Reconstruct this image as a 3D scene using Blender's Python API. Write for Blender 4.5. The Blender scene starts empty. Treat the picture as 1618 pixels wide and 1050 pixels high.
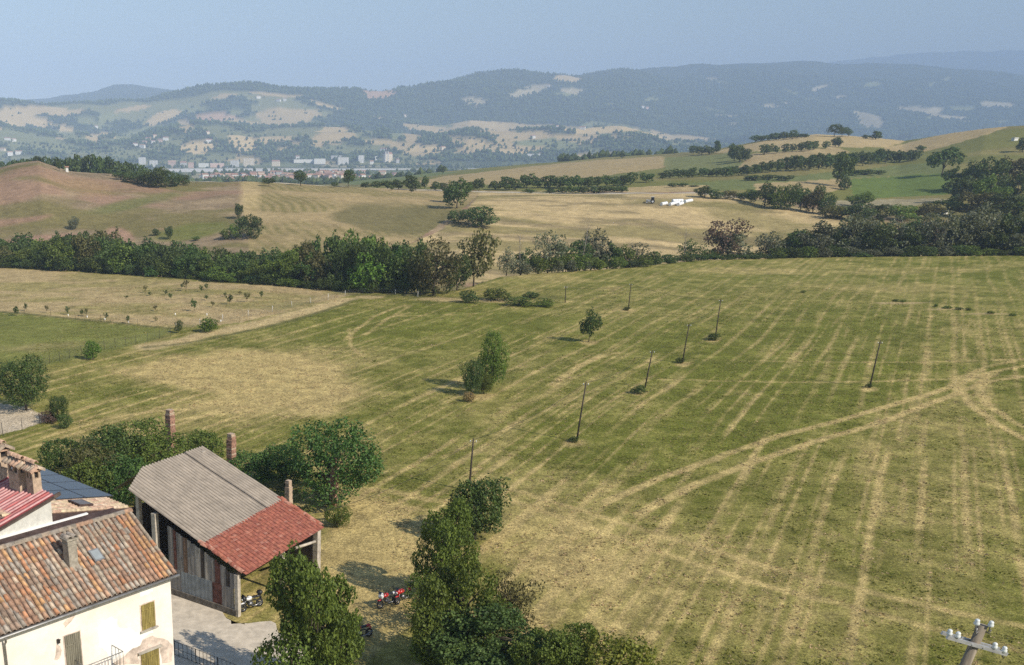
import bpy, math, random
import numpy as np
from mathutils import Vector, Matrix

# ---------------------------------------------------------------- camera, sky, sun
F, PX, PY, HC = 1560.0, 450.0, 876.0, 29.0          # focal length and principal point of the photograph, metres above the field
TH = math.atan((PY - 238.0) / F)
ST, CT = math.sin(TH), math.cos(TH)
SC = bpy.context.scene
COL = SC.collection
cam_d = bpy.data.cameras.new('camera')
cam = bpy.data.objects.new('camera', cam_d)
COL.objects.link(cam)
cam.location = (0, 0, HC)
cam.rotation_euler = (math.pi / 2 - TH, 0, 0)
cam_d.sensor_fit = 'HORIZONTAL'
cam_d.sensor_width = 36
cam_d.lens = 36 * F / 1618
cam_d.shift_x = (809 - PX) / 1618
cam_d.shift_y = (PY - 525) / 1618
cam_d.clip_start = 0.5
cam_d.clip_end = 60000
SC.camera = cam

SUN_EL, SUN_AZ = math.radians(38), math.radians(131)   # azimuth clockwise from +Y
world = bpy.data.worlds.new('World')
SC.world = world
world.use_nodes = True
wn = world.node_tree
bg = wn.nodes['Background']
sky = wn.nodes.new('ShaderNodeTexSky')
sky.sky_type = 'NISHITA'
sky.sun_disc = False
sky.sun_elevation = SUN_EL
sky.sun_rotation = SUN_AZ
sky.altitude = 300
sky.air_density = 1.4
sky.dust_density = 0.5
sky.ozone_density = 2.5
wn.links.new(sky.outputs[0], bg.inputs[0])
bg.inputs[1].default_value = 0.088
sd = bpy.data.lights.new('sun', 'SUN')
sd.energy = 4.6
sd.angle = math.radians(0.5)
sd.color = (1.0, 0.92, 0.79)
sun = bpy.data.objects.new('sun', sd)
COL.objects.link(sun)
SV = Vector((math.cos(SUN_EL) * math.sin(SUN_AZ), math.cos(SUN_EL) * math.cos(SUN_AZ), math.sin(SUN_EL)))
sun.rotation_euler = SV.to_track_quat('Z', 'Y').to_euler()
sun.location = SV * 300
SC.view_settings.view_transform = 'Standard'
SC.view_settings.look = 'None'
SC.view_settings.gamma = 1
SC.view_settings.use_curve_mapping = False
SC.view_settings.exposure = 0.45
SC.render.engine = 'CYCLES'
SC.cycles.volume_bounces = 3
SC.cycles.use_denoising = False
SC.cycles.use_adaptive_sampling = False
HAZE = 1.55e-4
HAZE_COL = (0.50, 0.65, 0.91)

rnd = random.Random(11)
R0 = np.random.default_rng(5)

# ---------------------------------------------------------------- helpers
def ray(x, y):
    return (x - PX, F * CT - (y - PY) * ST, -(F * ST + (y - PY) * CT))
def ground(x, y, z=0.0):
    a, b, c = ray(x, y)
    t = (z - HC) / c
    return Vector((a * t, b * t, z))
def at(x, y, D):
    a, b, c = ray(x, y)
    t = D / b
    return Vector((a * t, D, HC + c * t))
def proj(X, Y, Z):
    h = Z - HC
    dep = Y * CT - h * ST
    return PX + F * X / dep, PY - F * (Y * ST + h * CT) / dep
def ppm(p):
    return F / (p[1] * CT - (p[2] - HC) * ST)

def hsh(ix, iy, s):
    h = (ix.astype(np.int64) * 374761393 + iy.astype(np.int64) * 668265263 + s * 982451653) & 0xffffffff
    h = ((h ^ (h >> 13)) * 1274126177) & 0xffffffff
    h = (h ^ (h >> 16)) & 0xffffffff
    return h / 4294967295.0
def vnoise(x, y, s=0):
    x = np.asarray(x, float); y = np.asarray(y, float)
    ix = np.floor(x); iy = np.floor(y)
    fx = x - ix; fy = y - iy
    fx = fx * fx * (3 - 2 * fx); fy = fy * fy * (3 - 2 * fy)
    a = hsh(ix, iy, s); b = hsh(ix + 1, iy, s); c = hsh(ix, iy + 1, s); d = hsh(ix + 1, iy + 1, s)
    return (a + (b - a) * fx) * (1 - fy) + (c + (d - c) * fx) * fy
def fbm(x, y, o=4, s=0, g=0.5):
    v = 0; a = 1; t = 0
    for k in range(o):
        v = v + a * vnoise(x * 2 ** k + 17.3 * k, y * 2 ** k - 9.1 * k, s + k)
        t += a; a *= g
    return v / t
def sstep(a, b, x):
    t = np.clip((x - a) / (b - a), 0, 1)
    return t * t * (3 - 2 * t)

ORD = ['first', 'second', 'third', 'fourth', 'fifth', 'sixth', 'seventh', 'eighth', 'ninth', 'tenth', 'eleventh', 'twelfth', 'thirteenth',
       'fourteenth', 'fifteenth', 'sixteenth', 'seventeenth', 'eighteenth', 'nineteenth', 'twentieth']
TENS = {2: 'twenty', 3: 'thirty', 4: 'forty', 5: 'fifty', 6: 'sixty', 7: 'seventy', 8: 'eighty', 9: 'ninety'}
def nth(n):
    if n <= 20: return ORD[n - 1]
    t, u = divmod(n, 10)
    if u == 0: return TENS[t][:-1] + 'ieth'
    return TENS[t] + '-' + ORD[u - 1]

def tag(o, label=None, cat=None, group=None, kind=None):
    if label: o['label'] = label
    if cat: o['category'] = cat
    if group: o['group'] = group
    if kind: o['kind'] = kind
    return o
def empty(name, loc, rz=0.0):
    o = bpy.data.objects.new(name, None)
    o.empty_display_size = 0.2
    o.location = loc
    o.rotation_euler = (0, 0, rz)
    COL.objects.link(o)
    return o
def link(name, me, parent=None):
    o = bpy.data.objects.new(name, me)
    COL.objects.link(o)
    if parent: o.parent = parent
    return o
def copy_tree(o, parent=None):
    c = o.copy()
    COL.objects.link(c)
    c.parent = parent
    for ch in o.children:
        copy_tree(ch, c)
    return c

def np_mesh(name, V, Fq, mats, smooth=False, mi=None):
    """mesh from arrays: V (n,3); Fq (m,k) all faces of k corners"""
    me = bpy.data.meshes.new(name)
    V = np.asarray(V, np.float32); Fq = np.asarray(Fq, np.int32)
    m, k = Fq.shape
    me.vertices.add(len(V)); me.vertices.foreach_set('co', V.ravel())
    me.loops.add(m * k); me.loops.foreach_set('vertex_index', Fq.ravel())
    me.polygons.add(m)
    me.polygons.foreach_set('loop_start', np.arange(0, m * k, k, dtype=np.int32))
    me.polygons.foreach_set('loop_total', np.full(m, k, np.int32))
    me.polygons.foreach_set('use_smooth', np.full(m, smooth, bool))
    for q in mats: me.materials.append(q)
    if mi is not None: me.polygons.foreach_set('material_index', np.asarray(mi, np.int32))
    me.update(calc_edges=True)
    return me

class MB:
    def __init__(s): s.v = []; s.f = []; s.m = []; s.sm = []
    def add(s, vs, fs, m=0, smooth=False):
        b = len(s.v)
        s.v += [tuple(v) for v in vs]
        for f in fs:
            s.f.append(tuple(b + i for i in f)); s.m.append(m); s.sm.append(smooth)
        return s
    def box(s, c, d, M=None, m=0):
        x, y, z = d[0] / 2, d[1] / 2, d[2] / 2
        vs = [Vector((i, j, k)) for i in (-x, x) for j in (-y, y) for k in (-z, z)]
        if M is not None: vs = [M @ v for v in vs]
        vs = [v + Vector(c) for v in vs]
        return s.add(vs, [(0, 1, 3, 2), (4, 6, 7, 5), (0, 4, 5, 1), (2, 3, 7, 6), (0, 2, 6, 4), (1, 5, 7, 3)], m)
    def tube(s, pts, rad, n=6, m=0, cap=True, smooth=True):
        pts = [Vector(p) for p in pts]
        if not isinstance(rad, (list, tuple)): rad = [rad] * len(pts)
        vs = []; fs = []
        for i, p in enumerate(pts):
            d = (pts[min(i + 1, len(pts) - 1)] - pts[max(i - 1, 0)]).normalized()
            u = d.cross(Vector((0, 0, 1)) if abs(d.z) < 0.9 else Vector((1, 0, 0))).normalized()
            w = d.cross(u)
            for k in range(n):
                a = 2 * math.pi * k / n
                vs.append(p + (u * math.cos(a) + w * math.sin(a)) * rad[i])
        for i in range(len(pts) - 1):
            for k in range(n):
                k2 = (k + 1) % n
                fs.append((i * n + k, i * n + k2, (i + 1) * n + k2, (i + 1) * n + k))
        s.add(vs, fs, m, smooth)
        if cap:
            b = len(s.v) - len(vs)
            s.f.append(tuple(b + k for k in range(n))[::-1]); s.m.append(m); s.sm.append(False)
            s.f.append(tuple(b + (len(pts) - 1) * n + k for k in range(n))); s.m.append(m); s.sm.append(False)
        return s
    def quad(s, a, b, c, d, m=0): return s.add([a, b, c, d], [(0, 1, 2, 3)], m)
    def ball(s, c, r, m=0, n=8, k=5):
        c = Vector(c); r = Vector(r) if isinstance(r, (tuple, list)) else Vector((r, r, r))
        vs = [c + Vector((0, 0, -r.z))]; fs = []
        for i in range(1, k):
            t = -math.pi / 2 + math.pi * i / k
            for j in range(n):
                a = 2 * math.pi * j / n
                vs.append(c + Vector((r.x * math.cos(t) * math.cos(a), r.y * math.cos(t) * math.sin(a), r.z * math.sin(t))))
        vs.append(c + Vector((0, 0, r.z)))
        for j in range(n):
            fs.append((0, 1 + (j + 1) % n, 1 + j))
            fs.append((len(vs) - 1, 1 + (k - 2) * n + j, 1 + (k - 2) * n + (j + 1) % n))
        for i in range(k - 2):
            for j in range(n):
                fs.append((1 + i * n + j, 1 + i * n + (j + 1) % n, 1 + (i + 1) * n + (j + 1) % n, 1 + (i + 1) * n + j))
        return s.add(vs, fs, m, True)
    def ring(s, c, axis, R, r, m=0, n=18, k=6):
        c = Vector(c); ax = Vector(axis).normalized()
        u = ax.cross(Vector((0, 0, 1))).normalized() if abs(ax.z) < 0.9 else Vector((1, 0, 0))
        w = ax.cross(u)
        vs = []; fs = []
        for i in range(n):
            a = 2 * math.pi * i / n
            d = u * math.cos(a) + w * math.sin(a)
            for j in range(k):
                b = 2 * math.pi * j / k
                vs.append(c + d * (R + r * math.cos(b)) + ax * r * math.sin(b))
        for i in range(n):
            for j in range(k):
                fs.append((i * k + j, ((i + 1) % n) * k + j, ((i + 1) % n) * k + (j + 1) % k, i * k + (j + 1) % k))
        return s.add(vs, fs, m, True)
    def mesh(s, name, mats):
        me = bpy.data.meshes.new(name)
        me.from_pydata(s.v, [], s.f)
        if not isinstance(mats, (list, tuple)): mats = [mats]
        for q in mats: me.materials.append(q)
        me.polygons.foreach_set('material_index', s.m)
        me.polygons.foreach_set('use_smooth', s.sm)
        me.update()
        return me
    def build(s, name, mats, parent=None): return link(name, s.mesh(name, mats), parent)

# ---------------------------------------------------------------- materials
def new_mat(name):
    m = bpy.data.materials.new(name)
    m.use_nodes = True
    return m, m.node_tree, m.node_tree.nodes['Principled BSDF']
def mat(name, col, rough=0.8, var=0.25, scale=3.0, bump=0.0, metal=0.0, col2=None, objvar=0.0, spec=0.3, bscale=None, stretch=None):
    """worn procedural surface: two noises mix the colour, a third gives relief"""
    m, nt, p = new_mat(name)
    N, L = nt.nodes, nt.links
    tc = N.new('ShaderNodeTexCoord')
    src = tc.outputs['Object']
    if stretch:
        mp = N.new('ShaderNodeMapping'); mp.inputs['Scale'].default_value = stretch
        L.new(src, mp.inputs[0]); src = mp.outputs[0]
    n1 = N.new('ShaderNodeTexNoise'); n1.inputs['Scale'].default_value = scale; n1.inputs['Detail'].default_value = 6; n1.inputs['Roughness'].default_value = 0.65
    L.new(src, n1.inputs['Vector'])
    r = N.new('ShaderNodeValToRGB')
    c2 = col2 or tuple(max(0, c * (1 - var * 1.6)) for c in col)
    c1 = tuple(min(1, c * (1 + var * 0.7)) for c in col)
    r.color_ramp.elements[0].position = 0.32; r.color_ramp.elements[1].position = 0.68
    r.color_ramp.elements[0].color = (*c2, 1); r.color_ramp.elements[1].color = (*c1, 1)
    L.new(n1.outputs['Fac'], r.inputs[0])
    out = r.outputs[0]
    if objvar:
        oi = N.new('ShaderNodeObjectInfo')
        hs = N.new('ShaderNodeHueSaturation')
        mr = N.new('ShaderNodeMapRange'); mr.inputs['To Min'].default_value = 1 - objvar; mr.inputs['To Max'].default_value = 1 + objvar
        L.new(oi.outputs['Random'], mr.inputs[0]); L.new(mr.outputs[0], hs.inputs['Value'])
        L.new(out, hs.inputs['Color']); out = hs.outputs[0]
    L.new(out, p.inputs['Base Color'])
    p.inputs['Roughness'].default_value = rough
    p.inputs['Metallic'].default_value = metal
    p.inputs['Specular IOR Level'].default_value = spec
    if bump:
        n2 = N.new('ShaderNodeTexNoise'); n2.inputs['Scale'].default_value = bscale or scale * 6; n2.inputs['Detail'].default_value = 5
        L.new(src, n2.inputs['Vector'])
        b = N.new('ShaderNodeBump'); b.inputs['Strength'].default_value = 0.8; b.inputs['Distance'].default_value = bump
        L.new(n2.outputs['Fac'], b.inputs['Height']); L.new(b.outputs[0], p.inputs['Normal'])
    return m

def leaf_mat(name, col, trans=0.30, var=0.62, tint=(1.25, 1.15, 0.45)):
    m, nt, p = new_mat(name)
    N, L = nt.nodes, nt.links
    at_ = N.new('ShaderNodeAttribute'); at_.attribute_name = 'v'
    oi = N.new('ShaderNodeObjectInfo')
    mr = N.new('ShaderNodeMapRange'); mr.inputs['To Min'].default_value = 1 - var; mr.inputs['To Max'].default_value = 1 + var
    L.new(at_.outputs['Fac'], mr.inputs[0])
    mr2 = N.new('ShaderNodeMapRange'); mr2.inputs['To Min'].default_value = 0.78; mr2.inputs['To Max'].default_value = 1.22
    L.new(oi.outputs['Random'], mr2.inputs[0])
    mu = N.new('ShaderNodeMath'); mu.operation = 'MULTIPLY'
    L.new(mr.outputs[0], mu.inputs[0]); L.new(mr2.outputs[0], mu.inputs[1])
    mr3 = N.new('ShaderNodeMapRange'); mr3.inputs['To Min'].default_value = 0.488; mr3.inputs['To Max'].default_value = 0.522
    L.new(oi.outputs['Random'], mr3.inputs[0])
    hs = N.new('ShaderNodeHueSaturation'); hs.inputs['Color'].default_value = (*col, 1)
    vh = N.new('ShaderNodeMath'); vh.operation = 'MULTIPLY_ADD'; vh.inputs[1].default_value = -0.035; vh.inputs[2].default_value = 0.0175
    L.new(at_.outputs['Fac'], vh.inputs[0])
    vh2 = N.new('ShaderNodeMath'); vh2.operation = 'ADD'; L.new(mr3.outputs[0], vh2.inputs[0]); L.new(vh.outputs[0], vh2.inputs[1])
    L.new(mu.outputs[0], hs.inputs['Value']); L.new(vh2.outputs[0], hs.inputs['Hue'])
    L.new(hs.outputs[0], p.inputs['Base Color'])
    p.inputs['Roughness'].default_value = 0.55
    p.inputs['Specular IOR Level'].default_value = 0.25
    t = N.new('ShaderNodeBsdfTranslucent')
    mx = N.new('ShaderNodeMix'); mx.data_type = 'RGBA'; mx.blend_type = 'MULTIPLY'; mx.inputs['Factor'].default_value = 1
    L.new(hs.outputs[0], mx.inputs['A']); mx.inputs['B'].default_value = (*tint, 1)
    L.new(mx.outputs['Result'], t.inputs[0])
    ms = N.new('ShaderNodeMixShader'); ms.inputs[0].default_value = trans
    L.new(p.outputs[0], ms.inputs[1]); L.new(t.outputs[0], ms.inputs[2])
    L.new(ms.outputs[0], N['Material Output'].inputs['Surface'])
    return m

LEAF = {
    'dark': leaf_mat('leaf_dark_green', (0.084, 0.118, 0.032)),
    'mid': leaf_mat('leaf_mid_green', (0.128, 0.172, 0.032)),
    'hedge': leaf_mat('leaf_hedge_green', (0.128, 0.172, 0.032)),
    'bright': leaf_mat('leaf_bright_green', (0.115, 0.18, 0.026)),
    'olive': leaf_mat('leaf_olive', (0.125, 0.118, 0.042)),
    'grey': leaf_mat('leaf_grey_green', (0.15, 0.158, 0.098)),
    'yellow': leaf_mat('leaf_yellow_green', (0.19, 0.225, 0.035)),
    'pink': leaf_mat('leaf_dry_brown', (0.150, 0.100, 0.075)),
    'fig': leaf_mat('leaf_deep_green', (0.074, 0.122, 0.027), trans=0.22),
    'straw': leaf_mat('dry_grass', (0.34, 0.25, 0.10), trans=0.2, tint=(1, 1, 0.8)),
}
BARK = mat('bark', (0.11, 0.085, 0.06), 0.9, 0.4, 6, 0.02)
# ---------------------------------------------------------------- terrain: one heightfield on a fan of directions from below the camera
def curve(pts, z=None):
    """(x, y, D) or (x, y) on height z  ->  arrays of direction, distance, height"""
    T, Dd, Z = [], [], []
    for p in pts:
        q = at(*p) if len(p) == 3 else ground(p[0], p[1], z)
        T.append(q.x / q.y); Dd.append(q.y); Z.append(q.z)
    o = np.argsort(T)
    return np.array(T)[o], np.array(Dd)[o], np.array(Z)[o]
EDGE = curve([(-300, 420), (0, 423), (160, 432), (330, 445), (480, 458), (560, 463), (640, 466), (720, 462), (790, 440), (900, 430), (1000, 424), (1100, 412), (1300, 407), (1618, 404), (1900, 402)], 0.0)
MID = curve([(-300, 262, 480), (0, 264, 480), (25, 258, 480), (60, 254, 480), (85, 263, 480), (110, 271, 480), (180, 277, 490), (300, 288, 490), (380, 290, 490), (480, 293, 500), (620, 300, 510), (700, 304, 510),
             (760, 306, 490), (900, 305, 480), (1010, 307, 470), (1100, 308, 470), (1180, 318, 460), (1300, 336, 440), (1390, 352, 420), (1618, 372, 400), (1900, 380, 400)])
RID = curve([(-300, 293, 1150), (440, 293, 1150), (520, 292, 1100), (600, 283, 1100), (700, 271, 1150), (800, 262, 1200), (900, 254, 1200), (960, 248, 1200), (1060, 243, 1200), (1130, 235, 1150), (1200, 222, 1100),
             (1290, 212, 1100), (1340, 214, 1100), (1430, 222, 1050), (1500, 211, 1000), (1560, 203, 950), (1618, 198, 950), (1900, 188, 950)])
FOOT = curve([(x, y, 4300) for x, y in [(-300, 215), (0, 206), (100, 221), (200, 216), (300, 202), (400, 211), (500, 206), (600, 216), (700, 216), (740, 203), (800, 208), (860, 212), (920, 212), (980, 205), (1030, 214), (1060, 228), (1150, 240), (1900, 240)]])
BIG = curve([(-300, 172, 5200), (0, 166, 5200), (60, 172, 5200), (150, 170, 5200), (230, 166, 5400), (280, 152, 5600), (330, 140, 5600), (385, 136, 5600), (440, 142, 5600), (500, 138, 5700), (560, 141, 5800),
             (600, 146, 6000), (650, 147, 6300), (690, 140, 6500), (740, 131, 6800), (800, 124, 7000), (850, 126, 7100), (900, 119, 7300), (960, 117, 7600), (1000, 115, 8000), (1060, 122, 8500), (1120, 114, 9000),
             (1180, 103, 9000), (1260, 105, 9000), (1330, 110, 9000), (1400, 112, 9000), (1480, 117, 9000), (1540, 123, 9000), (1618, 134, 9000), (1900, 150, 9000)])
FAR = curve([(-300, 168, 8500), (0, 166, 8500), (60, 159, 8500), (110, 151, 8500), (180, 143, 8500), (240, 147, 8500), (290, 152, 8500), (400, 172, 9000), (700, 180, 9800), (1000, 170, 11500), (1150, 125, 14000), (1220, 112, 15000), (1300, 104, 15000),
             (1350, 97, 15000), (1420, 89, 15000), (1500, 85, 15000), (1618, 83, 15000), (1900, 90, 15000)])

ta = np.concatenate([np.linspace(-0.85, -0.37, 36, endpoint=False), np.linspace(-0.37, 0.92, 600), np.linspace(0.92, 1.4, 36)[1:]])
yrow = np.arange(1180, 404, -1.55)
near = np.array([ground(PX, y).y for y in yrow])
rows = np.concatenate([np.linspace(8, near[0], 14, endpoint=False), near, np.linspace(near[-1], 560, 110)[1:], np.linspace(560, 1350, 90)[1:], np.geomspace(1350, 3300, 46)[1:], np.linspace(3300, 9500, 170)[1:], np.linspace(9500, 16000, 36)[1:]])
NT, NR = len(ta), len(rows)
def ci(c, k): return np.interp(ta, c[0], c[k])
eD = ci(EDGE, 1); mD = ci(MID, 1); mZ = ci(MID, 2); rD = ci(RID, 1); rZ = ci(RID, 2)
leftness = 1 - sstep(0.03, 0.13, ta)
KD = [np.full(NT, 0.0), eD * 0.6, eD, eD + 32, np.minimum(eD + 66, mD - 30), mD, mD + 70, mD + 280, rD, rD + 420, np.full(NT, 3350.0), ci(FOOT, 1), ci(FOOT, 1) + 350, ci(BIG, 1), ci(BIG, 1) + 1200, ci(FAR, 1), ci(FAR, 1) + 2500]
lin = mZ + (rZ - mZ) * 280 / (rD - mD)
KZ = [0 * ta, 0 * ta, 0 * ta, 0 * ta - 5, -3.5 + 0 * ta, mZ, mZ + (rZ - mZ) * 70 / (rD - mD) - 1.5 * leftness, lin - 6 * leftness, rZ, 0 * ta - 21, 0 * ta - 20, ci(FOOT, 2), ci(FOOT, 2) - 14, ci(BIG, 2), ci(BIG, 2) * 0.55, ci(FAR, 2), 0 * ta]
KD = np.array(KD); KZ = np.array(KZ)
KD[10] = np.maximum(KD[10], KD[9] + 100)
def pchip(xk, yk, x):
    h = np.diff(xk); d = np.diff(yk) / h
    m = np.zeros(len(xk))
    w1 = 2 * h[1:] + h[:-1]; w2 = h[1:] + 2 * h[:-1]
    ok = d[:-1] * d[1:] > 0
    with np.errstate(divide='ignore', invalid='ignore'):
        mm = (w1 + w2) / (w1 / d[:-1] + w2 / d[1:])
    m[1:-1] = np.where(ok, mm, 0)
    m[0] = d[0]; m[-1] = d[-1]
    i = np.clip(np.searchsorted(xk, x) - 1, 0, len(xk) - 2)
    t = (x - xk[i]) / h[i]
    return (yk[i] * (1 + 2 * t) * (1 - t) ** 2 + h[i] * m[i] * t * (1 - t) ** 2 + yk[i + 1] * t * t * (3 - 2 * t) + h[i] * m[i + 1] * t * t * (t - 1))
ZG = np.empty((NR, NT))
for j in range(NT):
    ZG[:, j] = pchip(KD[:, j], KZ[:, j], np.minimum(rows, KD[-1, j]))
TA, DD = np.meshgrid(ta, rows)
XX = TA * DD
nz = np.zeros_like(ZG)
w_near = sstep(60, 110, DD) * (1 - sstep(255, 300, DD))
nz += w_near * (fbm(XX / 40, DD / 40, 3, 3) - 0.5) * 0.7 + (fbm(XX / 1.3, DD / 1.3, 3, 8) - 0.5) * 0.10 * sstep(70, 90, DD) * (1 - sstep(300, 330, DD))
w_mid = sstep(300, 360, DD) * (1 - sstep(1250, 1500, DD))
nz += w_mid * ((fbm(XX / 70, DD / 70, 4, 21) - 0.5) * 3.0 + (fbm(XX / 9, DD / 9, 3, 22) - 0.5) * 0.7)
w_far = sstep(3500, 4100, DD)
rg = 1 - np.abs(2 * fbm(XX / 900 + 3, DD / 900, 4, 31) - 1)
rg2 = 1 - np.abs(2 * fbm(XX / 1700 + 9, DD / 1500, 3, 33) - 1)
nz += w_far * ((rg - 0.75) * 80 + (rg2 - 0.75) * 150 * sstep(5500, 8000, DD) * (DD < 11000) + (fbm(XX / 260, DD / 260, 4, 37) - 0.5) * 26)
ZG += nz
# the village stands a little higher, and the near strip under the camera rises with it
house_rise = 3.0 * (1 - sstep(38, 50, DD)) * (1 - sstep(-5, 6, XX))
ZG += house_rise

def hgt(X, Y):
    t = X / Y
    j = min(max(int(np.searchsorted(ta, t)) - 1, 0), NT - 2); i = min(max(int(np.searchsorted(rows, Y)) - 1, 0), NR - 2)
    u = min(max((t - ta[j]) / (ta[j + 1] - ta[j]), 0), 1); v = min(max((Y - rows[i]) / (rows[i + 1] - rows[i]), 0), 1)
    return float((ZG[i, j] * (1 - u) + ZG[i, j + 1] * u) * (1 - v) + (ZG[i + 1, j] * (1 - u) + ZG[i + 1, j + 1] * u) * v)
def onto(x, y, dmin=30.0, dmax=20000.0):
    """where the sight line through a picture point first meets the terrain beyond dmin"""
    a, b, c = ray(x, y)
    t = a / b
    j = min(max(int(np.searchsorted(ta, t)) - 1, 0), NT - 2)
    u = (t - ta[j]) / (ta[j + 1] - ta[j])
    prof = ZG[:, j] * (1 - u) + ZG[:, j + 1] * u
    rz = HC + c / b * rows
    hit = (prof >= rz) & (rows >= dmin) & (rows <= dmax)
    if not hit.any():
        k = int(np.argmin(np.where((rows >= dmin) & (rows <= dmax), rz - prof, 1e9)))
        D = rows[k]
    else:
        k = int(np.argmax(hit)); D = rows[k]
        if k > 0 and rows[k - 1] >= dmin:
            g0 = rz[k - 1] - prof[k - 1]; g1 = rz[k] - prof[k]
            D = rows[k - 1] + (rows[k] - rows[k - 1]) * g0 / max(g0 - g1, 1e-6)
    return Vector((t * D, D, hgt(t * D, D)))

# ---------------------------------------------------------------- land cover (each field keeps the colour of what grows on it)
U, Vp = proj(XX, DD, ZG)
Uf, Vf = proj(XX, DD, ZG - nz)          # without the small relief, for clean field limits
XA, DA, UA, VA = XX, DD, Uf, Vf
colA = np.zeros((NR, NT, 3))
def zone(d0, d1):
    global XX, DD, Uf, Vf, col, ZR
    ZR = slice(int(np.searchsorted(rows, d0)), int(np.searchsorted(rows, d1)))
    XX, DD, Uf, Vf, col = XA[ZR], DA[ZR], UA[ZR], VA[ZR], colA[ZR]
zone(0, 345)
def inpoly(poly):
    x, y = Uf, Vf
    r = np.zeros(x.shape, bool)
    n = len(poly)
    for i in range(n):
        x1, y1 = poly[i]; x2, y2 = poly[(i + 1) % n]
        if y1 == y2: continue
        c = ((y1 > y) != (y2 > y)) & (x < (x2 - x1) * (y - y1) / (y2 - y1) + x1)
        r ^= c
    return r
def ell(cx, cy, rx, ry, deg=0, jag=0.35, s=0, sc=60):
    a = math.radians(deg)
    dx, dy = Uf - cx, Vf - cy
    u = (dx * math.cos(a) + dy * math.sin(a)) / rx; v = (-dx * math.sin(a) + dy * math.cos(a)) / ry
    return np.sqrt(u * u + v * v) + jag * (fbm(XX / sc, DD / sc, 3, s) - 0.5) * 2
def pline(pts, wid, jit=0.5):
    """closeness (0..1) to a wheel track drawn on the ground, width in metres"""
    P = [ground(x, y) for x, y in pts]
    best = np.full(XX.shape, 1e9)
    lim = DD < 300
    wx = XX + (fbm(XX / 6, DD / 6, 2, 77) - 0.5) * jit; wy = DD + (fbm(XX / 6, DD / 6, 2, 78) - 0.5) * jit
    for p, q in zip(P[:-1], P[1:]):
        d = q - p; L2 = d.x ** 2 + d.y ** 2
        t = np.clip(((wx - p.x) * d.x + (wy - p.y) * d.y) / L2, 0, 1)
        best = np.minimum(best, np.hypot(wx - p.x - d.x * t, wy - p.y - d.y * t))
    return (1 - sstep(wid * 0.35, wid, best)) * lim
def smooth_pts(pts, n=6):
    out = []
    P = [pts[0]] + list(pts) + [pts[-1]]
    for i in range(1, len(P) - 2):
        for k in range(n):
            t = k / n
            q = []
            for c in (0, 1):
                a, b, d, e = P[i - 1][c], P[i][c], P[i + 1][c], P[i + 2][c]
                q.append(0.5 * (2 * b + (d - a) * t + (2 * a - 5 * b + 4 * d - e) * t * t + (3 * b - a - 3 * d + e) * t ** 3))
            out.append(tuple(q))
    return out + [pts[-1]]
def C(*c): return np.array(c, float)
G_GREEN = C(0.128, 0.140, 0.020); G_FRESH = C(0.150, 0.165, 0.036); G_TAN = C(0.44, 0.330, 0.165); G_GOLD = C(0.51, 0.385, 0.195)
G_BROWN = C(0.27, 0.20, 0.120); G_RED = C(0.30, 0.185, 0.125); G_OLIVE = C(0.19, 0.165, 0.058); G_FOREST = C(0.036, 0.052, 0.022); G_PALE = C(0.42, 0.36, 0.22); G_GRAVEL = C(0.52, 0.49, 0.43)
def blend(c, w):
    w = np.clip(w, 0, 1)[..., None]
    col[...] = col * (1 - w) + c * w
n_big = fbm(XX / 28, DD / 28, 4, 41); n_med = fbm(XX / 5, DD / 5, 4, 42); n_small = fbm(XX / 1.1, DD / 1.1, 3, 43)
# the large mown field: swaths run one way across it, cut hay dries along them
sd_ = math.radians(32)
su = XX * math.cos(sd_) - DD * math.sin(sd_); sv = XX * math.sin(sd_) + DD * math.cos(sd_)
warp = (fbm(su / 18, sv / 60, 3, 51) - 0.5) * 3.0
sw = np.abs(((su + warp) / 3.6) % 1.0 - 0.5) * 2
swath = sstep(0.70, 0.95, sw) * sstep(0.30, 0.62, fbm(su / 5, sv / 26, 3, 52))
sw2 = np.abs(((su + warp * .35) / 1.75 + 0.3) % 1.0 - 0.5) * 2
fine = sstep(0.70, 0.95, sw2) * sstep(0.42, 0.62, fbm(su / 2.6, sv / 34, 3, 57))
streak = sstep(0.50, 0.74, fbm(su / 0.9, sv / 14, 4, 53))
streak2 = sstep(0.46, 0.70, fbm(su / 3.2, sv / 60, 3, 54))
swath = swath * (1 - 0.45 * sstep(130, 230, DD)); fine = fine * (1 - 0.3 * sstep(150, 240, DD))
G_HAY = C(0.48, 0.365, 0.15)
dry = 0.09 + 0.10 * (1 - sstep(60, 120, DD)) + 0.68 * swath * (0.45 + 0.8 * n_small) + 0.54 * fine * (0.35 + 0.9 * n_small) + 0.30 * streak * (0.3 + streak2) + 0.34 * (n_big - 0.42) + 0.5 * (n_med - 0.5) + 0.34 * (n_small - 0.5)
for e, k in [((400, 600, 225, 52, 4), .95), ((500, 566, 160, 26, -4), .3), ((330, 655, 240, 34, -5), .38), ((600, 835, 110, 75, 0), .8), ((565, 930, 110, 95, 0), .9), ((650, 905, 90, 80, 0), .7), ((870, 860, 120, 75, 30), .42),
             ((930, 960, 190, 90, 10), .30), ((1190, 950, 320, 110, 12), .22), ((1480, 800, 150, 210, 0), .18), ((1420, 455, 170, 10, 2), .3), ((1180, 427, 130, 6, 0), .45), ((1480, 425, 180, 7, -2), .3), ((860, 438, 80, 8, 4), .4), ((1100, 880, 160, 40, 15), .18),
             ((560, 700, 110, 40, -20), .28), ((160, 690, 120, 22, -10), .22)]:
    dry += k * (1 - sstep(0.45, 1.15, ell(*e, jag=0.5, s=60 + int(e[0]), sc=14)))
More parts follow.
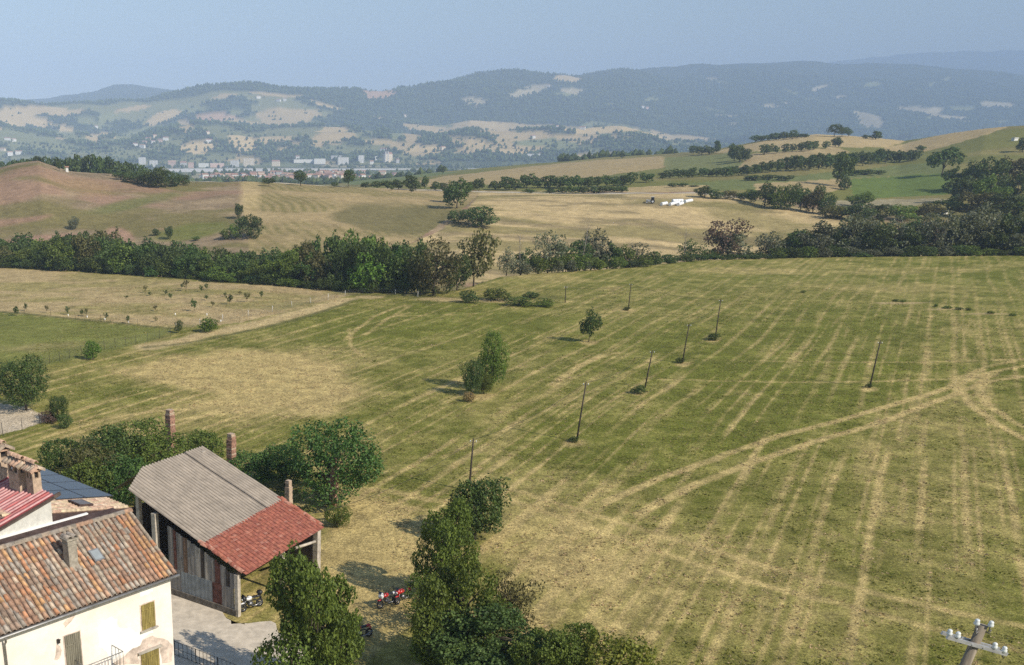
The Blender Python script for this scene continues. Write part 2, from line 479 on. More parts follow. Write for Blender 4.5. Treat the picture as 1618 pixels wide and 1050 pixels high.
for e, k in [((300, 480, 260, 0.1, 0), 0), ((1240, 610, 230, 120, 0), .16), ((700, 500, 260, 36, -3), .16), ((980, 690, 170, 70, 0), .14), ((1560, 430, 120, 20, 0), .1)]:
    if k: dry -= k * (1 - sstep(0.4, 1.2, ell(*e, jag=0.6, s=90, sc=20)))
tr = np.zeros_like(XX)
for pts, w, k in [([(960, 792), (1060, 750), (1200, 700), (1350, 655), (1430, 632), (1500, 611), (1560, 590), (1618, 578), (1750, 560)], .75, .9),
                  ([(1010, 812), (1120, 757), (1260, 707), (1400, 662), (1500, 625), (1560, 604), (1618, 594), (1750, 572)], .75, .8),
                  ([(1500, 611), (1520, 596), (1560, 580), (1618, 566)], .7, .6), ([(1540, 590), (1521, 608), (1528, 630), (1560, 657), (1618, 690), (1700, 725)], .75, .85), ([(1580, 585), (1549, 606), (1556, 632), (1590, 658), (1618, 672), (1700, 705)], .7, .75),
                  ([(1040, 600), (1250, 603), (1450, 600), (1618, 592)], .6, .55), ([(1090, 568), (1300, 573), (1500, 571), (1618, 566)], .6, .45),
                  ([(800, 768), (1000, 832), (1200, 890), (1400, 942), (1618, 990)], .7, .5), ([(790, 782), (960, 845), (1180, 915), (1400, 972), (1618, 1030)], .7, .42),
                  ([(545, 770), (620, 775), (700, 790), (790, 782)], .9, .6), ([(560, 790), (640, 800), (720, 812)], .9, .5),
                  ([(70, 690), (200, 655), (330, 640)], .6, .6), ([(90, 705), (230, 672), (350, 650)], .6, .55),
                  ([(552, 520), (556, 545), (575, 562)], .5, .7), ([(545, 535), (600, 497), (642, 483)], .6, .75), ([(575, 530), (620, 500), (650, 484)], .6, .7),
                  ([(620, 500), (760, 495), (840, 475), (990, 482)], .6, .4), ([(870, 610), (930, 570), (975, 556)], .9, .6), ([(700, 720), (860, 650), (1000, 590), (1080, 545)], .5, .35)]:
    tr = np.maximum(tr, pline(smooth_pts(pts), w) * k)
dry = dry + tr * (0.5 + 0.5 * n_small) * 1.2 - 0.10 * pline([(1040, 586), (1618, 582)], 4)
for x_, y_, rx_, ry_ in [(905, 700, 24, 7), (1010, 622, 16, 5), (1078, 575, 12, 4), (1125, 537, 16, 4), (1374, 613, 14, 4), (993, 490, 16, 3), (760, 628, 28, 7), (930, 541, 16, 4)]:
    dry += .8 * (1 - sstep(.4, 1.15, ell(x_, y_, rx_, ry_, 0, .5, 7, 3)))
patch_l = 1 - sstep(.35, 1.1, ell(395, 602, 215, 50, 5, .55, 33, 12))
dry = np.clip(dry + patch_l * (.25 + .5 * n_med), 0, 1)
green = G_GREEN * (0.78 + 0.5 * n_med[..., None]) * (0.8 + 0.4 * n_small[..., None])
col[...] = green * (1 - dry[..., None]) + G_HAY * (0.7 + 0.55 * n_small[..., None]) * dry[..., None]
blend(C(0.11, 0.09, 0.045), 0.35 * sstep(0.60, 0.78, fbm(XX / 0.7, DD / 1.4, 3, 47)) * sstep(0.1, 0.5, dry) * (DD < 300))
nearland = DD < eD[None, :] + 25
# plots on the left: orchard with cut dry grass, a green meadow, a bare yard
orch = inpoly([(-260, 418), (0, 423), (160, 432), (330, 446), (575, 461), (540, 470), (470, 490), (380, 511), (280, 519), (150, 508), (0, 494), (-260, 470)]) & (DD < 320)
blend((G_TAN * 0.93) * (0.75 + 0.5 * n_small[..., None]) * (0.85 + 0.3 * n_med[..., None]), orch * (0.42 + 0.75 * sstep(0.35, 0.62, fbm(XX / 16, DD / 7, 4, 66))))
mead = inpoly([(-260, 472), (0, 496), (150, 510), (275, 522), (235, 540), (120, 568), (0, 592), (-260, 650)])
blend(G_FRESH * (0.8 + 0.4 * n_med[..., None]), mead * 0.85)
blend(G_TAN, mead * 0.4 * (1 - sstep(.5, 1.2, ell(70, 546, 90, 10, -3, .8, 5, 8))))
yard = inpoly([(-200, 640), (0, 637), (40, 642), (82, 660), (40, 676), (0, 686), (-200, 720)])
blend(C(0.54, 0.44, 0.32) * (0.8 + 0.4 * n_med[..., None]), yard * 0.95)
gold_strip = pline(smooth_pts([(235, 548), (330, 528), (400, 515), (470, 497), (545, 473)]), 3.4, 3)
blend(G_GOLD * (0.8 + 0.4 * n_small[..., None]), gold_strip * 0.9)
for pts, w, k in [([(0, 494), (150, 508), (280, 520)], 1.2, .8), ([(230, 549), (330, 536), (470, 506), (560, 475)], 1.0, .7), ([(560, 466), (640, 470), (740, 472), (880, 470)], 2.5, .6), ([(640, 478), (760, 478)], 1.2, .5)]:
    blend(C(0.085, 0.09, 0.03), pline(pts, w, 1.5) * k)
for e in [(700, 474, 60, 3.5), (780, 476, 45, 3), (585, 470, 30, 3), (1420, 477, 40, 2), (1490, 487, 50, 1.6), (1560, 495, 50, 1.6), (640, 440, 60, 10)]:
    blend(G_TAN, 0.8 * (1 - sstep(.6, 1.1, ell(*e, jag=.6, s=12, sc=5))) * (DD < 330))
# hillside beyond the creek
zone(230, 1420)
s1 = (DD > eD[None, :] + 25) & (DD <= mD[None, :] + 25)
n_s1 = fbm(XX / 8, DD / 22, 3, 79)
hn = fbm(XX / 30, DD / 12, 4, 71); hf = fbm(XX / 6, DD / 6, 4, 72)
blend((G_BROWN * (0.55 + 0.85 * hn[..., None])) * (0.75 + 0.5 * hf[..., None]), s1 * 1.0)
blend(G_OLIVE * 0.85, s1 * 0.85 * sstep(0.46, 0.60, fbm(XX / 45, DD / 20, 4, 73)))
blend(G_RED, s1 * 0.75 * sstep(0.50, 0.64, fbm(XX / 40, DD / 22, 4, 74)))
blend(C(0.14, 0.15, 0.045), s1 * 0.8 * (1 - sstep(.5, 1.1, ell(205, 322, 105, 11, -12, .5, 3, 20))))
blend(G_FRESH * 0.95, s1 * 0.75 * (1 - sstep(.6, 1.1, ell(300, 366, 80, 13, -8, .4, 4, 20))))
blend(G_RED * 1.15, s1 * 0.9 * (1 - sstep(.7, 1.05, ell(190, 372, 30, 15, 10, .3, 5, 20))))
blend(G_RED * 1.05, s1 * 0.9 * (1 - sstep(.7, 1.05, ell(50, 378, 95, 9, -6, .3, 6, 20))))
blend(G_RED * 1.0, s1 * 0.8 * (1 - sstep(.7, 1.05, ell(20, 350, 70, 6, -8, .3, 6, 20))))
blend(C(0.30, 0.20, 0.10), s1 * 0.6 * (1 - sstep(.5, 1.1, ell(130, 292, 70, 14, 10, .5, 7, 20))))
straw = inpoly([(382, 287), (500, 291), (640, 299), (760, 305), (735, 330), (640, 390), (560, 420), (420, 420), (395, 400), (385, 330)]) & s1
rows_st = sstep(0.35, 0.75, np.abs(((XX + 0.28 * DD) / 4.2 + (fbm(XX / 20, DD / 20, 2, 6) - .5)) % 1 - .5) * 2)
blend(G_TAN * 0.80 * (0.8 + 0.4 * hf[..., None]), straw * 1.0)
blend(G_OLIVE * 0.95, straw * (0.35 + 0.55 * rows_st) * sstep(.36, .58, fbm(XX / 30, DD / 30, 3, 75)))
blend(C(0.155, 0.135, 0.055), straw * 0.85 * (1 - sstep(.7, 1.1, ell(630, 346, 95, 25, 4, .4, 8, 25))))
blend(G_TAN * 1.12, s1 * (1 - sstep(1.0, 4.5, np.abs(np.abs(XX + 0.033 * DD + 2.5 * (n_s1 - .5)) - 1.2))) * (Uf > 370) * (Uf < 412) * (1 - sstep(315, 352, Vf)) * (0.25 + 0.6 * n_s1))
gold = inpoly([(760, 304), (900, 303), (1010, 306), (1110, 306), (1190, 318), (1300, 334), (1400, 352), (1500, 380), (1618, 420), (600, 450), (630, 395), (700, 362), (740, 332)]) & s1
blend(G_GOLD * 0.92 * (0.8 + 0.4 * hf[..., None]), gold * 1.0)
blend(G_OLIVE * 1.0, gold * 0.7 * sstep(0.48, 0.60, fbm(XX / 38 + DD / 90, DD / 13, 4, 76)))
blend(C(0.17, 0.135, 0.07), gold * 0.6 * sstep(0.56, 0.66, fbm(XX / 20 + DD / 60, DD / 7, 4, 86)))
blend(G_OLIVE, gold * 0.6 * (1 - sstep(.5, 1.1, ell(1215, 352, 95, 20, 12, .5, 9, 25))))
# rolling land to the ridge
s2 = (DD > mD[None, :] + 25) & (DD <= 1400)
pn = fbm(XX / 60, DD / 40, 4, 81)
blend((G_OLIVE * 1.05 * (0.75 + 0.5 * pn[..., None])), s2 * 1.0)
blend(G_FRESH * 0.9, s2 * 0.6 * sstep(.5, .65, fbm(XX / 90, DD / 60, 3, 82)))
def parcel(poly, c, k=0.92):
    blend(c * (0.8 + 0.4 * hf[..., None]), inpoly(poly) * s2 * k)
parcel([(640, 287), (760, 272), (900, 256), (1045, 246), (1065, 262), (960, 275), (860, 287), (700, 296)], G_TAN * .82)
parcel([(540, 289), (700, 271), (730, 271), (640, 284), (560, 292)], C(0.14, 0.17, 0.06))
parcel([(1050, 250), (1150, 243), (1180, 258), (1110, 275), (1050, 272)], C(0.17, 0.18, 0.065))
parcel([(1110, 242), (1210, 222), (1290, 210), (1345, 212), (1435, 220), (1400, 233), (1300, 232), (1180, 240)], G_TAN * .98)
parcel([(1190, 242), (1320, 232), (1345, 240), (1250, 252), (1165, 264)], G_TAN * .85)
parcel([(1385, 237), (1440, 222), (1500, 210), (1600, 197), (1560, 212), (1480, 235), (1430, 243)], G_TAN * .9)
parcel([(1040, 296), (1310, 272), (1490, 255), (1495, 272), (1340, 282), (1180, 300), (1060, 304)], C(0.14, 0.16, 0.055))
parcel([(1190, 292), (1330, 282), (1345, 296), (1300, 305), (1200, 308)], G_TAN * .85)
parcel([(1338, 284), (1495, 271), (1530, 285), (1505, 306), (1352, 313)], C(0.115, 0.155, 0.036), 1)
parcel([(1290, 316), (1480, 312), (1520, 316), (1420, 326), (1300, 326)], G_PALE * .7)
parcel([(740, 303), (1000, 296), (1120, 294), (1120, 302), (760, 307)], G_TAN * .9)
# pale lanes on the crest
road_c = np.abs(DD - (mD[None, :] + 12)) < 6
blend(C(0.48, 0.43, 0.34), road_c * (Uf > 300) * (Uf < 1180) * 0.85)
# valley floor with the town
zone(1380, 3560)
s3 = (DD > 1400) & (DD <= 3500)
blend(C(0.13, 0.145, 0.06) * (0.7 + 0.6 * fbm(XX / 120, DD / 120, 3, 91)[..., None]), s3 * 1.0)
blend(G_PALE * .8, s3 * .7 * sstep(.55, .62, fbm(XX / 160, DD / 200, 3, 92)))
blend(G_FOREST, s3 * .8 * sstep(.55, .6, fbm(XX / 110, DD / 110, 4, 93)))
blend(C(.56, .53, .48), s3 * (np.abs(Vf - (269.0 - 0.006 * (Uf - 260))) < np.interp(Uf, [255, 300, 420, 560, 640, 665], [2.6, 2.8, 2.2, 1.5, 1.0, .1])) * (Uf > 250) * 0.95)
# far hills: wood with lens-shaped fields on the slopes
zone(3450, 1e9)
s4 = DD > 3500
FORN = fbm(XX / 500, DD / 500, 4, 95)
forest = s4.copy()
blend(G_FOREST * (0.8 + 0.5 * fbm(XX / 60, DD / 60, 3, 96)[..., None]), s4 * 1.0)
fields = [(75, 180, 75, 5, 0, 't'), (40, 192, 44, 8, 10, 't'), (100, 208, 15, 4, 15, 't'), (35, 222, 62, 11, 12, 'g'), (60, 237, 58, 8, 8, 'g'), (172, 185, 22, 9, -10, 'g'), (205, 174, 28, 3, -8, 't'), (255, 188, 30, 7, -18, 't'), (300, 172, 28, 7, 8, 'g'),
          (340, 191, 33, 7, 5, 'r'), (375, 183, 16, 6, 0, 'g'), (385, 196, 28, 3, 0, 't'), (292, 204, 14, 8, 35, 't'), (205, 217, 46, 7, -15, 'g'), (150, 222, 30, 5, -15, 't'), (358, 219, 26, 9, 10, 'g'), (314, 234, 28, 9, -5, 't'), (385, 231, 25, 12, 10, 't'), (418, 229, 9, 4, 0, 't'),
          (520, 170, 30, 4, 12, 't'), (420, 154, 40, 3, 5, 't'), (355, 156, 20, 3, -10, 't'), (525, 210, 32, 4, -5, 't'), (530, 223, 36, 7, 0, 't'), (537, 237, 50, 7, 3, 'g'), (582, 215, 14, 6, 0, 'g'), (605, 185, 20, 4, 5, 't'), (600, 146, 22, 4, 5, 'r'), (200, 246, 25, 8, 10, 'g'),
          (827, 152, 32, 8, -15, 'p'), (850, 140, 22, 4, 0, 'p'), (906, 145, 22, 4, 0, 'p'), (746, 162, 24, 5, 8, 'p'), (895, 128, 20, 4, 0, 't'), (773, 206, 34, 9, 15, 't'), (811, 217, 52, 8, 8, 't'), (940, 213, 66, 7, -3, 't'), (980, 208, 30, 6, 0, 't'), (1030, 219, 30, 5, 18, 't'),
          (865, 231, 60, 6, 3, 'g'), (743, 229, 40, 7, 10, 't'), (690, 202, 30, 5, 10, 'g'), (682, 211, 25, 4, 8, 't'), (650, 223, 18, 8, 5, 't'), (625, 219, 12, 7, 0, 'g'), (583, 213, 12, 4, 0, 'g'), (602, 185, 14, 4, 0, 't'), (655, 194, 26, 5, 5, 't'), (686, 238, 14, 6, 0, 't'), (659, 236, 18, 5, 0, 't'),
          (1374, 193, 20, 9, 20, 'p'), (1458, 175, 42, 5, 8, 'p'), (1497, 183, 40, 5, 0, 'p'), (1260, 198, 25, 3, 0, 'p'), (1244, 161, 9, 2, 0, 'p'), (1298, 135, 14, 3, -15, 'p'), (1124, 130, 9, 3, 0, 'p'), (1573, 172, 30, 4, 0, 'p'),
          (120, 240, 50, 5, 5, 'g'), (150, 198, 30, 5, 8, 'g'), (250, 205, 18, 5, 0, 'g'), (270, 226, 22, 5, -10, 'g'), (10, 200, 30, 5, 10, 't'), (450, 240, 18, 5, 0, 't'), (340, 248, 40, 4, 0, 'g'), (460, 215, 14, 4, 0, 'g'), (600, 236, 30, 5, 0, 'g'), (720, 245, 40, 4, 4, 'g'), (820, 243, 40, 4, 0, 't'), (910, 241, 40, 4, 0, 'g'), (120, 225, 40, 5, 10, 'g'), (0, 242, 40, 6, 0, 'g')]
rf_ = random.Random(4)
fields += [(rf_.uniform(880, 1610), rf_.uniform(128, 205), rf_.uniform(6, 18), rf_.uniform(1.2, 3), rf_.uniform(-12, 12), rf_.choice('pgg')) for _ in range(34)]
cc = {'t': G_TAN * 1.05, 'g': C(0.19, 0.20, 0.085), 'p': G_PALE * 0.85, 'r': C(0.40, 0.26, 0.16)}
for i, (cx, cy, rx, ry, dg, c) in enumerate(fields):
    d = ell(cx, cy, rx * 1.05, ry * 1.08, dg, 0.55, 200 + i, 230)
    w = (1 - sstep(0.86, 0.98, d)) * s4 * (DD < 9300)
    blend(cc[c] * rnd.uniform(.85, 1.15), w)
    forest &= ~(w > 0.4)
pa = fbm(XX / 210, DD / 150, 3, 97); lowl = 1 - sstep(4600, 5500, DD) * .6
patch = (sstep(.575, .60, pa) * (DD < 5600) * s4 * (lowl > .45)) > .5
blend(C(0.20, 0.20, 0.085), patch * forest * .9)
blend(G_TAN * .95, patch * forest * sstep(.5, .53, fbm(XX / 330, DD / 260, 2, 99)) * .95)
forest &= ~patch
ZG[ZR] += forest * (5 + 7 * fbm(XX / 25, DD / 25, 3, 98)) * (DD < 9500)

V = np.stack([XA, DA, ZG], -1).reshape(-1, 3)
ii = np.arange(NR * NT).reshape(NR, NT)
Q = np.stack([ii[:-1, :-1], ii[:-1, 1:], ii[1:, 1:], ii[1:, :-1]], -1).reshape(-1, 4)

gm, nt, p = new_mat('land')
N, L = nt.nodes, nt.links
a = N.new('ShaderNodeAttribute'); a.attribute_name = 'cover'
tc = N.new('ShaderNodeTexCoord')
n1 = N.new('ShaderNodeTexNoise'); n1.inputs['Scale'].default_value = 2.6; n1.inputs['Detail'].default_value = 7; n1.inputs['Roughness'].default_value = 0.72
n3 = N.new('ShaderNodeTexNoise'); n3.inputs['Scale'].default_value = 7.5; n3.inputs['Detail'].default_value = 4; n3.inputs['Roughness'].default_value = 0.7
L.new(tc.outputs['Object'], n3.inputs['Vector'])
m3 = N.new('ShaderNodeMapRange'); m3.inputs['From Min'].default_value = 0.35; m3.inputs['From Max'].default_value = 0.65; m3.inputs['To Min'].default_value = 0.5; m3.inputs['To Max'].default_value = 1.5
L.new(n3.outputs['Fac'], m3.inputs[0])
n2 = N.new('ShaderNodeTexNoise'); n2.inputs['Scale'].default_value = 0.35; n2.inputs['Detail'].default_value = 5; n2.inputs['Roughness'].default_value = 0.6
L.new(tc.outputs['Object'], n1.inputs['Vector']); L.new(tc.outputs['Object'], n2.inputs['Vector'])
m1 = N.new('ShaderNodeMapRange'); m1.inputs['From Min'].default_value = 0.3; m1.inputs['From Max'].default_value = 0.7; m1.inputs['To Min'].default_value = 0.55; m1.inputs['To Max'].default_value = 1.45
m2 = N.new('ShaderNodeMapRange'); m2.inputs['From Min'].default_value = 0.3; m2.inputs['From Max'].default_value = 0.7; m2.inputs['To Min'].default_value = 0.8; m2.inputs['To Max'].default_value = 1.2
L.new(n1.outputs['Fac'], m1.inputs[0]); L.new(n2.outputs['Fac'], m2.inputs[0])
mu = N.new('ShaderNodeMath'); mu.operation = 'MULTIPLY'; L.new(m1.outputs[0], mu.inputs[0]); L.new(m2.outputs[0], mu.inputs[1])
hs = N.new('ShaderNodeHueSaturation'); mu3 = N.new('ShaderNodeMath'); mu3.operation = 'MULTIPLY'; L.new(mu.outputs[0], mu3.inputs[0]); L.new(m3.outputs[0], mu3.inputs[1])
am = N.new('ShaderNodeAttribute'); am.attribute_name = 'mown'
n4 = N.new('ShaderNodeTexNoise'); n4.inputs['Scale'].default_value = 4.2; n4.inputs['Detail'].default_value = 6; n4.inputs['Roughness'].default_value = 0.8
L.new(tc.outputs['Object'], n4.inputs['Vector'])
m4 = N.new('ShaderNodeMapRange'); m4.inputs['From Min'].default_value = 0.53; m4.inputs['From Max'].default_value = 0.66; m4.inputs['To Min'].default_value = 0; m4.inputs['To Max'].default_value = 0.75
L.new(n4.outputs['Fac'], m4.inputs[0])
mm4 = N.new('ShaderNodeMath'); mm4.operation = 'MULTIPLY'; L.new(m4.outputs[0], mm4.inputs[0]); L.new(am.outputs['Fac'], mm4.inputs[1])
mx4 = N.new('ShaderNodeMix'); mx4.data_type = 'RGBA'; L.new(mm4.outputs[0], mx4.inputs['Factor']); L.new(a.outputs['Color'], mx4.inputs['A']); mx4.inputs['B'].default_value = (.36, .285, .115, 1)
L.new(mx4.outputs['Result'], hs.inputs['Color']); L.new(mu3.outputs[0], hs.inputs['Value'])
L.new(hs.outputs[0], p.inputs['Base Color'])
p.inputs['Roughness'].default_value = 0.95; p.inputs['Specular IOR Level'].default_value = 0.08
b = N.new('ShaderNodeBump'); b.inputs['Strength'].default_value = 0.9; b.inputs['Distance'].default_value = 0.16
L.new(n1.outputs['Fac'], b.inputs['Height']); L.new(b.outputs[0], p.inputs['Normal'])

XX, DD = XA, DA
CV = np.concatenate([np.clip(colA, 0, 1), np.ones((NR, NT, 1))], -1).reshape(-1, 4).astype(np.float32)
MOWN = np.broadcast_to(1 - sstep(240, 330, DA), (NR, NT)).reshape(-1).astype(np.float32)
def land(name, r0, r1):
    """one strip of the heightfield, rows r0..r1"""
    k = slice(r0 * NT, (r1 + 1) * NT)
    me = np_mesh(name, V[k], Q[r0 * (NT - 1):r1 * (NT - 1)] - r0 * NT, [gm], True)
    ca = me.attributes.new('cover', 'FLOAT_COLOR', 'POINT')
    ca.data.foreach_set('color', CV[k].ravel())
    cm = me.attributes.new('mown', 'FLOAT', 'POINT'); cm.data.foreach_set('value', MOWN[k].ravel())
    return tag(link(name, me), kind='structure')
r_f = int(np.searchsorted(rows, 292)); r_m = int(np.searchsorted(rows, 1400)); r_v = int(np.searchsorted(rows, 3500))
land('ground', 0, r_f); land('hillside_terrain', r_f, r_m); land('valley_terrain', r_m, r_v); land('far_hills', r_v, NR - 1)
# ground behind and beneath the viewpoint
g = MB()
g.add([(-400, -400, -0.6), (400, -400, -0.6), (400, 12, -0.6), (-400, 12, -0.6)], [(0, 1, 2, 3)])
gme = g.mesh('near_ground', gm)
ca = gme.attributes.new('cover', 'FLOAT_COLOR', 'POINT')
for d in ca.data: d.color = (0.16, 0.145, 0.045, 1)
tag(link('near_ground', gme), kind='structure')
# haze: the summer air over the valley
hm, hnt, hp = new_mat('haze_air')
hnt.nodes.remove(hp)
pv = hnt.nodes.new('ShaderNodeVolumePrincipled')
pv.inputs['Density'].default_value = HAZE
pv.inputs['Color'].default_value = (*HAZE_COL, 1)
pv.inputs['Anisotropy'].default_value = -0.3
hnt.links.new(pv.outputs[0], hnt.nodes['Material Output'].inputs['Volume'])
hz = MB(); hz.box((4500, 8000, 610), (38000, 18000, 1340))
tag(hz.build('haze', hm), kind='stuff')
# ---------------------------------------------------------------- trees: shared crowns of many leaf-sized faces, copied with their trunks
def rdirs(g, n):
    v = g.normal(size=(n, 3)); return v / np.linalg.norm(v, axis=1, keepdims=True)
def make_crown(seed, nleaf, leaf, nlobe, shape='round', solid=True, lean=0.0):
    """unit crown: about 1 wide and 1 tall, foot of the tree at the origin. returns (V, Q, v) and the lobe centres"""
    g = np.random.default_rng(seed)
    lob = []
    if shape == 'wild':                             # masses of leaves held out on separate limbs
        tips = []
        for k in range(12):
            a_ = k * 2.4 + g.uniform(-.5, .5); zz = g.uniform(.16, .86); rr = (.42 * math.sqrt(max(.05, 1 - ((zz - .42) / .60) ** 2))) * g.uniform(.55, 1.05)
            tips.append(np.array([rr * math.cos(a_), rr * math.sin(a_), zz]))
        tips.append(np.array([g.uniform(-.08, .08), g.uniform(-.08, .08), .88])); tips.append(np.array([0, 0, .5])); tips.append(np.array([0.05, 0, .25]))
        for k in range(nlobe):
            t_ = tips[k % len(tips)]; c = t_ + rdirs(g, 1)[0] * g.uniform(.02, .14); r = g.uniform(.085, .155)
            c[2] = min(max(c[2], r + .01), 1.0 - r * .8); lob.append((c, r, g.uniform(.65, .95)))
    for k in range(nlobe if shape != "wild" else 0):
        for _ in range(30):
            d = rdirs(g, 1)[0] * g.uniform(0.25, 1.0) ** 0.6
            if shape == 'round': c = np.array([d[0] * .34, d[1] * .34, .60 + d[2] * .28]); r = g.uniform(.12, .22)
            elif shape == 'tall': c = np.array([d[0] * .30, d[1] * .30, .55 + d[2] * .34]); r = g.uniform(.12, .19)
            elif shape == 'bush': c = np.array([d[0] * .36, d[1] * .36, .42 + d[2] * .32]); r = g.uniform(.13, .22)
            elif shape == 'spread': c = np.array([d[0] * .40, d[1] * .40, .66 + d[2] * .22 - 0.15 * (d[0] ** 2 + d[1] ** 2)]); r = g.uniform(.11, .18)
            elif shape == 'ragged': c = np.array([d[0] * .36, d[1] * .36, .52 + d[2] * .38]); r = g.uniform(.07, .17)
            elif shape == 'full': c = np.array([d[0] * .36, d[1] * .36, .50 + d[2] * .38]); r = g.uniform(.13, .21)
            c[0] += lean * c[2]
            if c[2] - r > 0.02: break
        lob.append((c, r, g.uniform(0.75, 1.1)))
    for c, r, _ in list(lob):                       # sprays that break the outline
        for _k in range(2):
            d = rdirs(g, 1)[0]; d[2] = abs(d[2]) * .8 if g.random() < .7 else d[2]
            c2 = c + d * r * g.uniform(.85, 1.25)
            if c2[2] > .05: lob.append((c2, r * g.uniform(.28, .52), g.uniform(.7, 1.3)))
    sq2 = np.array([g.uniform(.86, 1.12), g.uniform(.86, 1.12), 1.0])
    lob = [(c * sq2, r, q) for c, r, q in lob]
    A = np.array([r * r for _, r, _ in lob]); A = A / A.sum()
    P = []; Nn = []; vv = []
    for (c, r, sq), a in zip(lob, A):
        n = int(nleaf * a) + 1
        d = rdirs(g, n)
        rad = r * (0.70 + 0.38 * g.random(n) ** 0.7) * (0.82 + 0.36 * vnoise(d[:, 0] * 3 + seed, d[:, 1] * 3 + d[:, 2] * 5, 3))
        p = c + d * rad[:, None] * np.array([1, 1, sq])
        keep = np.ones(n, bool)
        for c2, r2, _ in lob:
            if c2 is c: continue
            keep &= np.linalg.norm(p - c2, axis=1) > r2 * 0.62
        p = p[keep]; d = d[keep]
        P.append(p); Nn.append(d)
        vv.append(np.clip(0.5 + 0.22 * g.normal(size=len(p)) + g.uniform(-.12, .12), 0, 1))
    P = np.concatenate(P); Nn = np.concatenate(Nn); vv = np.concatenate(vv)
    n = len(P)
    nr = Nn * 0.55 + rdirs(g, n) * 0.75 + np.array([0, 0, .28])
    nr /= np.linalg.norm(nr, axis=1, keepdims=True)
    u = np.cross(nr, rdirs(g, n)); u /= np.linalg.norm(u, axis=1, keepdims=True) + 1e-9
    w = np.cross(nr, u)
    s = leaf * g.uniform(.6, 1.35, n)[:, None]
    u = u * s * 0.62; w = w * s * 0.42
    fold = nr * s * 0.16
    # bring the crown back to 1 wide and 1 tall
    fx = 0.5 / np.percentile(np.abs(P[:, 0]), 98.5); fy = 0.5 / np.percentile(np.abs(P[:, 1]), 98.5); fz = 0.97 / np.percentile(P[:, 2], 99.7)
    fac = np.array([fx, fy, fz])
    P = P * fac; lob = [(c_ * fac, r_, q_) for c_, r_, q_ in lob]
    V = np.stack([P - u, P - w + fold * 0, P + u, P + w + fold], 1).reshape(-1, 3)
    Qd = np.arange(n * 4).reshape(n, 4)
    return V, Qd, vv, lob
def crown_me(name, data, m):
    V, Qd, vv, lob = data
    me = np_mesh(name, V, Qd, [m])
    at_ = me.attributes.new('v', 'FLOAT', 'FACE'); at_.data.foreach_set('value', vv.astype(np.float32))
    return me
def trunk_mb(lob, th=0.03, limbs=7, top=0.55, seed=0, lean=0.0):
    b = MB(); g = random.Random(seed)
    pts = [(g.uniform(-.015, .015) * k + lean * top * k / 5, g.uniform(-.015, .015) * k, top * k / 5 - (0.02 if k == 0 else 0)) for k in range(6)]
    b.tube(pts, [th * (1.35 if k == 0 else 1 - 0.12 * k) for k in range(6)], 7)
    for c, r, _ in sorted(lob, key=lambda q: -q[1])[:limbs]:
        k = g.randint(2, 4); p = Vector(pts[k]); c = Vector(c)
        mid = p.lerp(c, .5) + Vector((g.uniform(-.03, .03), g.uniform(-.03, .03), .03))
        b.tube([p, mid, c], [th * .55, th * .36, th * .12], 5)
    return b
class Proto: pass
def proto(seed, nleaf, leaf, nlobe, shape, th=0.03, limbs=7, top=0.55, lean=0.0):
    p = Proto()
    d = make_crown(seed, nleaf, leaf, nlobe, shape, lean=lean)
    p.crown = crown_me('crown', d, LEAF['mid'])
    p.trunk = trunk_mb(d[3], th, limbs, top, seed, lean).mesh('trunk', BARK)
    # one-piece version for the far rows
    tb = trunk_mb(d[3], th, 2, top, seed, lean)
    V = np.concatenate([d[0], np.array(tb.v)]); nl = len(d[1])
    me = bpy.data.meshes.new('tree')
    F_ = [tuple(q) for q in d[1].tolist()] + [tuple(i + len(d[0]) for i in f) for f in tb.f]
    me.from_pydata(V.tolist(), [], F_)
    me.materials.append(LEAF['mid']); me.materials.append(BARK)
    me.polygons.foreach_set('material_index', [0] * nl + [1] * len(tb.f))
    at_ = me.attributes.new('v', 'FLOAT', 'FACE'); at_.data.foreach_set('value', np.concatenate([d[2], np.full(len(tb.f), .5)]).astype(np.float32))
    p.whole = me
    return p
PR = {
    'mid_round': [proto(100 + k, 3400, .052, 20, 'round') for k in range(4)],
    'mid_full': [proto(120 + k, 3600, .052, 22, 'full', th=.024) for k in range(4)],
    'mid_tall': [proto(140 + k, 3000, .05, 18, 'tall', th=.022) for k in range(2)],
    'ragged': [proto(160 + k, 1700, .045, 26, 'ragged', th=.022, limbs=16, top=.7) for k in range(4)],
    'mid_bush': [proto(170 + k, 3200, .056, 18, 'bush', th=.022, top=.5) for k in range(3)],
    'bush': [proto(180 + k, 2400, .06, 16, 'bush', th=.03, top=.35) for k in range(3)],
    'far': [proto(200 + k, 800, .105, 13, 'full', th=.03) for k in range(4)],
    'far_spread': [proto(220 + k, 2000, .06, 17, 'spread', th=.032) for k in range(2)],
    'sapling': [proto(240 + k, 130, .16, 7, 'round', th=.028, top=.6) for k in range(3)],
    'near': [proto(300 + k, 27000, .023, 60, 'wild', th=.026, limbs=20, top=.7) for k in range(4)],
    'near_full': [proto(320 + k, 21000, .025, 40, 'full', th=.024, limbs=14) for k in range(2)],
    'mid_wild': [proto(380 + k, 3600, .046, 36, 'wild', th=.022, limbs=8, top=.65) for k in range(4)],
    'near_bush': [proto(340 + k, 13000, .032, 30, 'bush', th=.026, limbs=10, top=.35) for k in range(3)],
    'near_ragged': [proto(360 + k, 5200, .028, 34, 'ragged', th=.022, limbs=26, top=.72) for k in range(2)],
}
def set_leaf(o, m):
    o.material_slots[0].link = 'OBJECT'; o.material_slots[0].material = LEAF[m]
used_p = {}
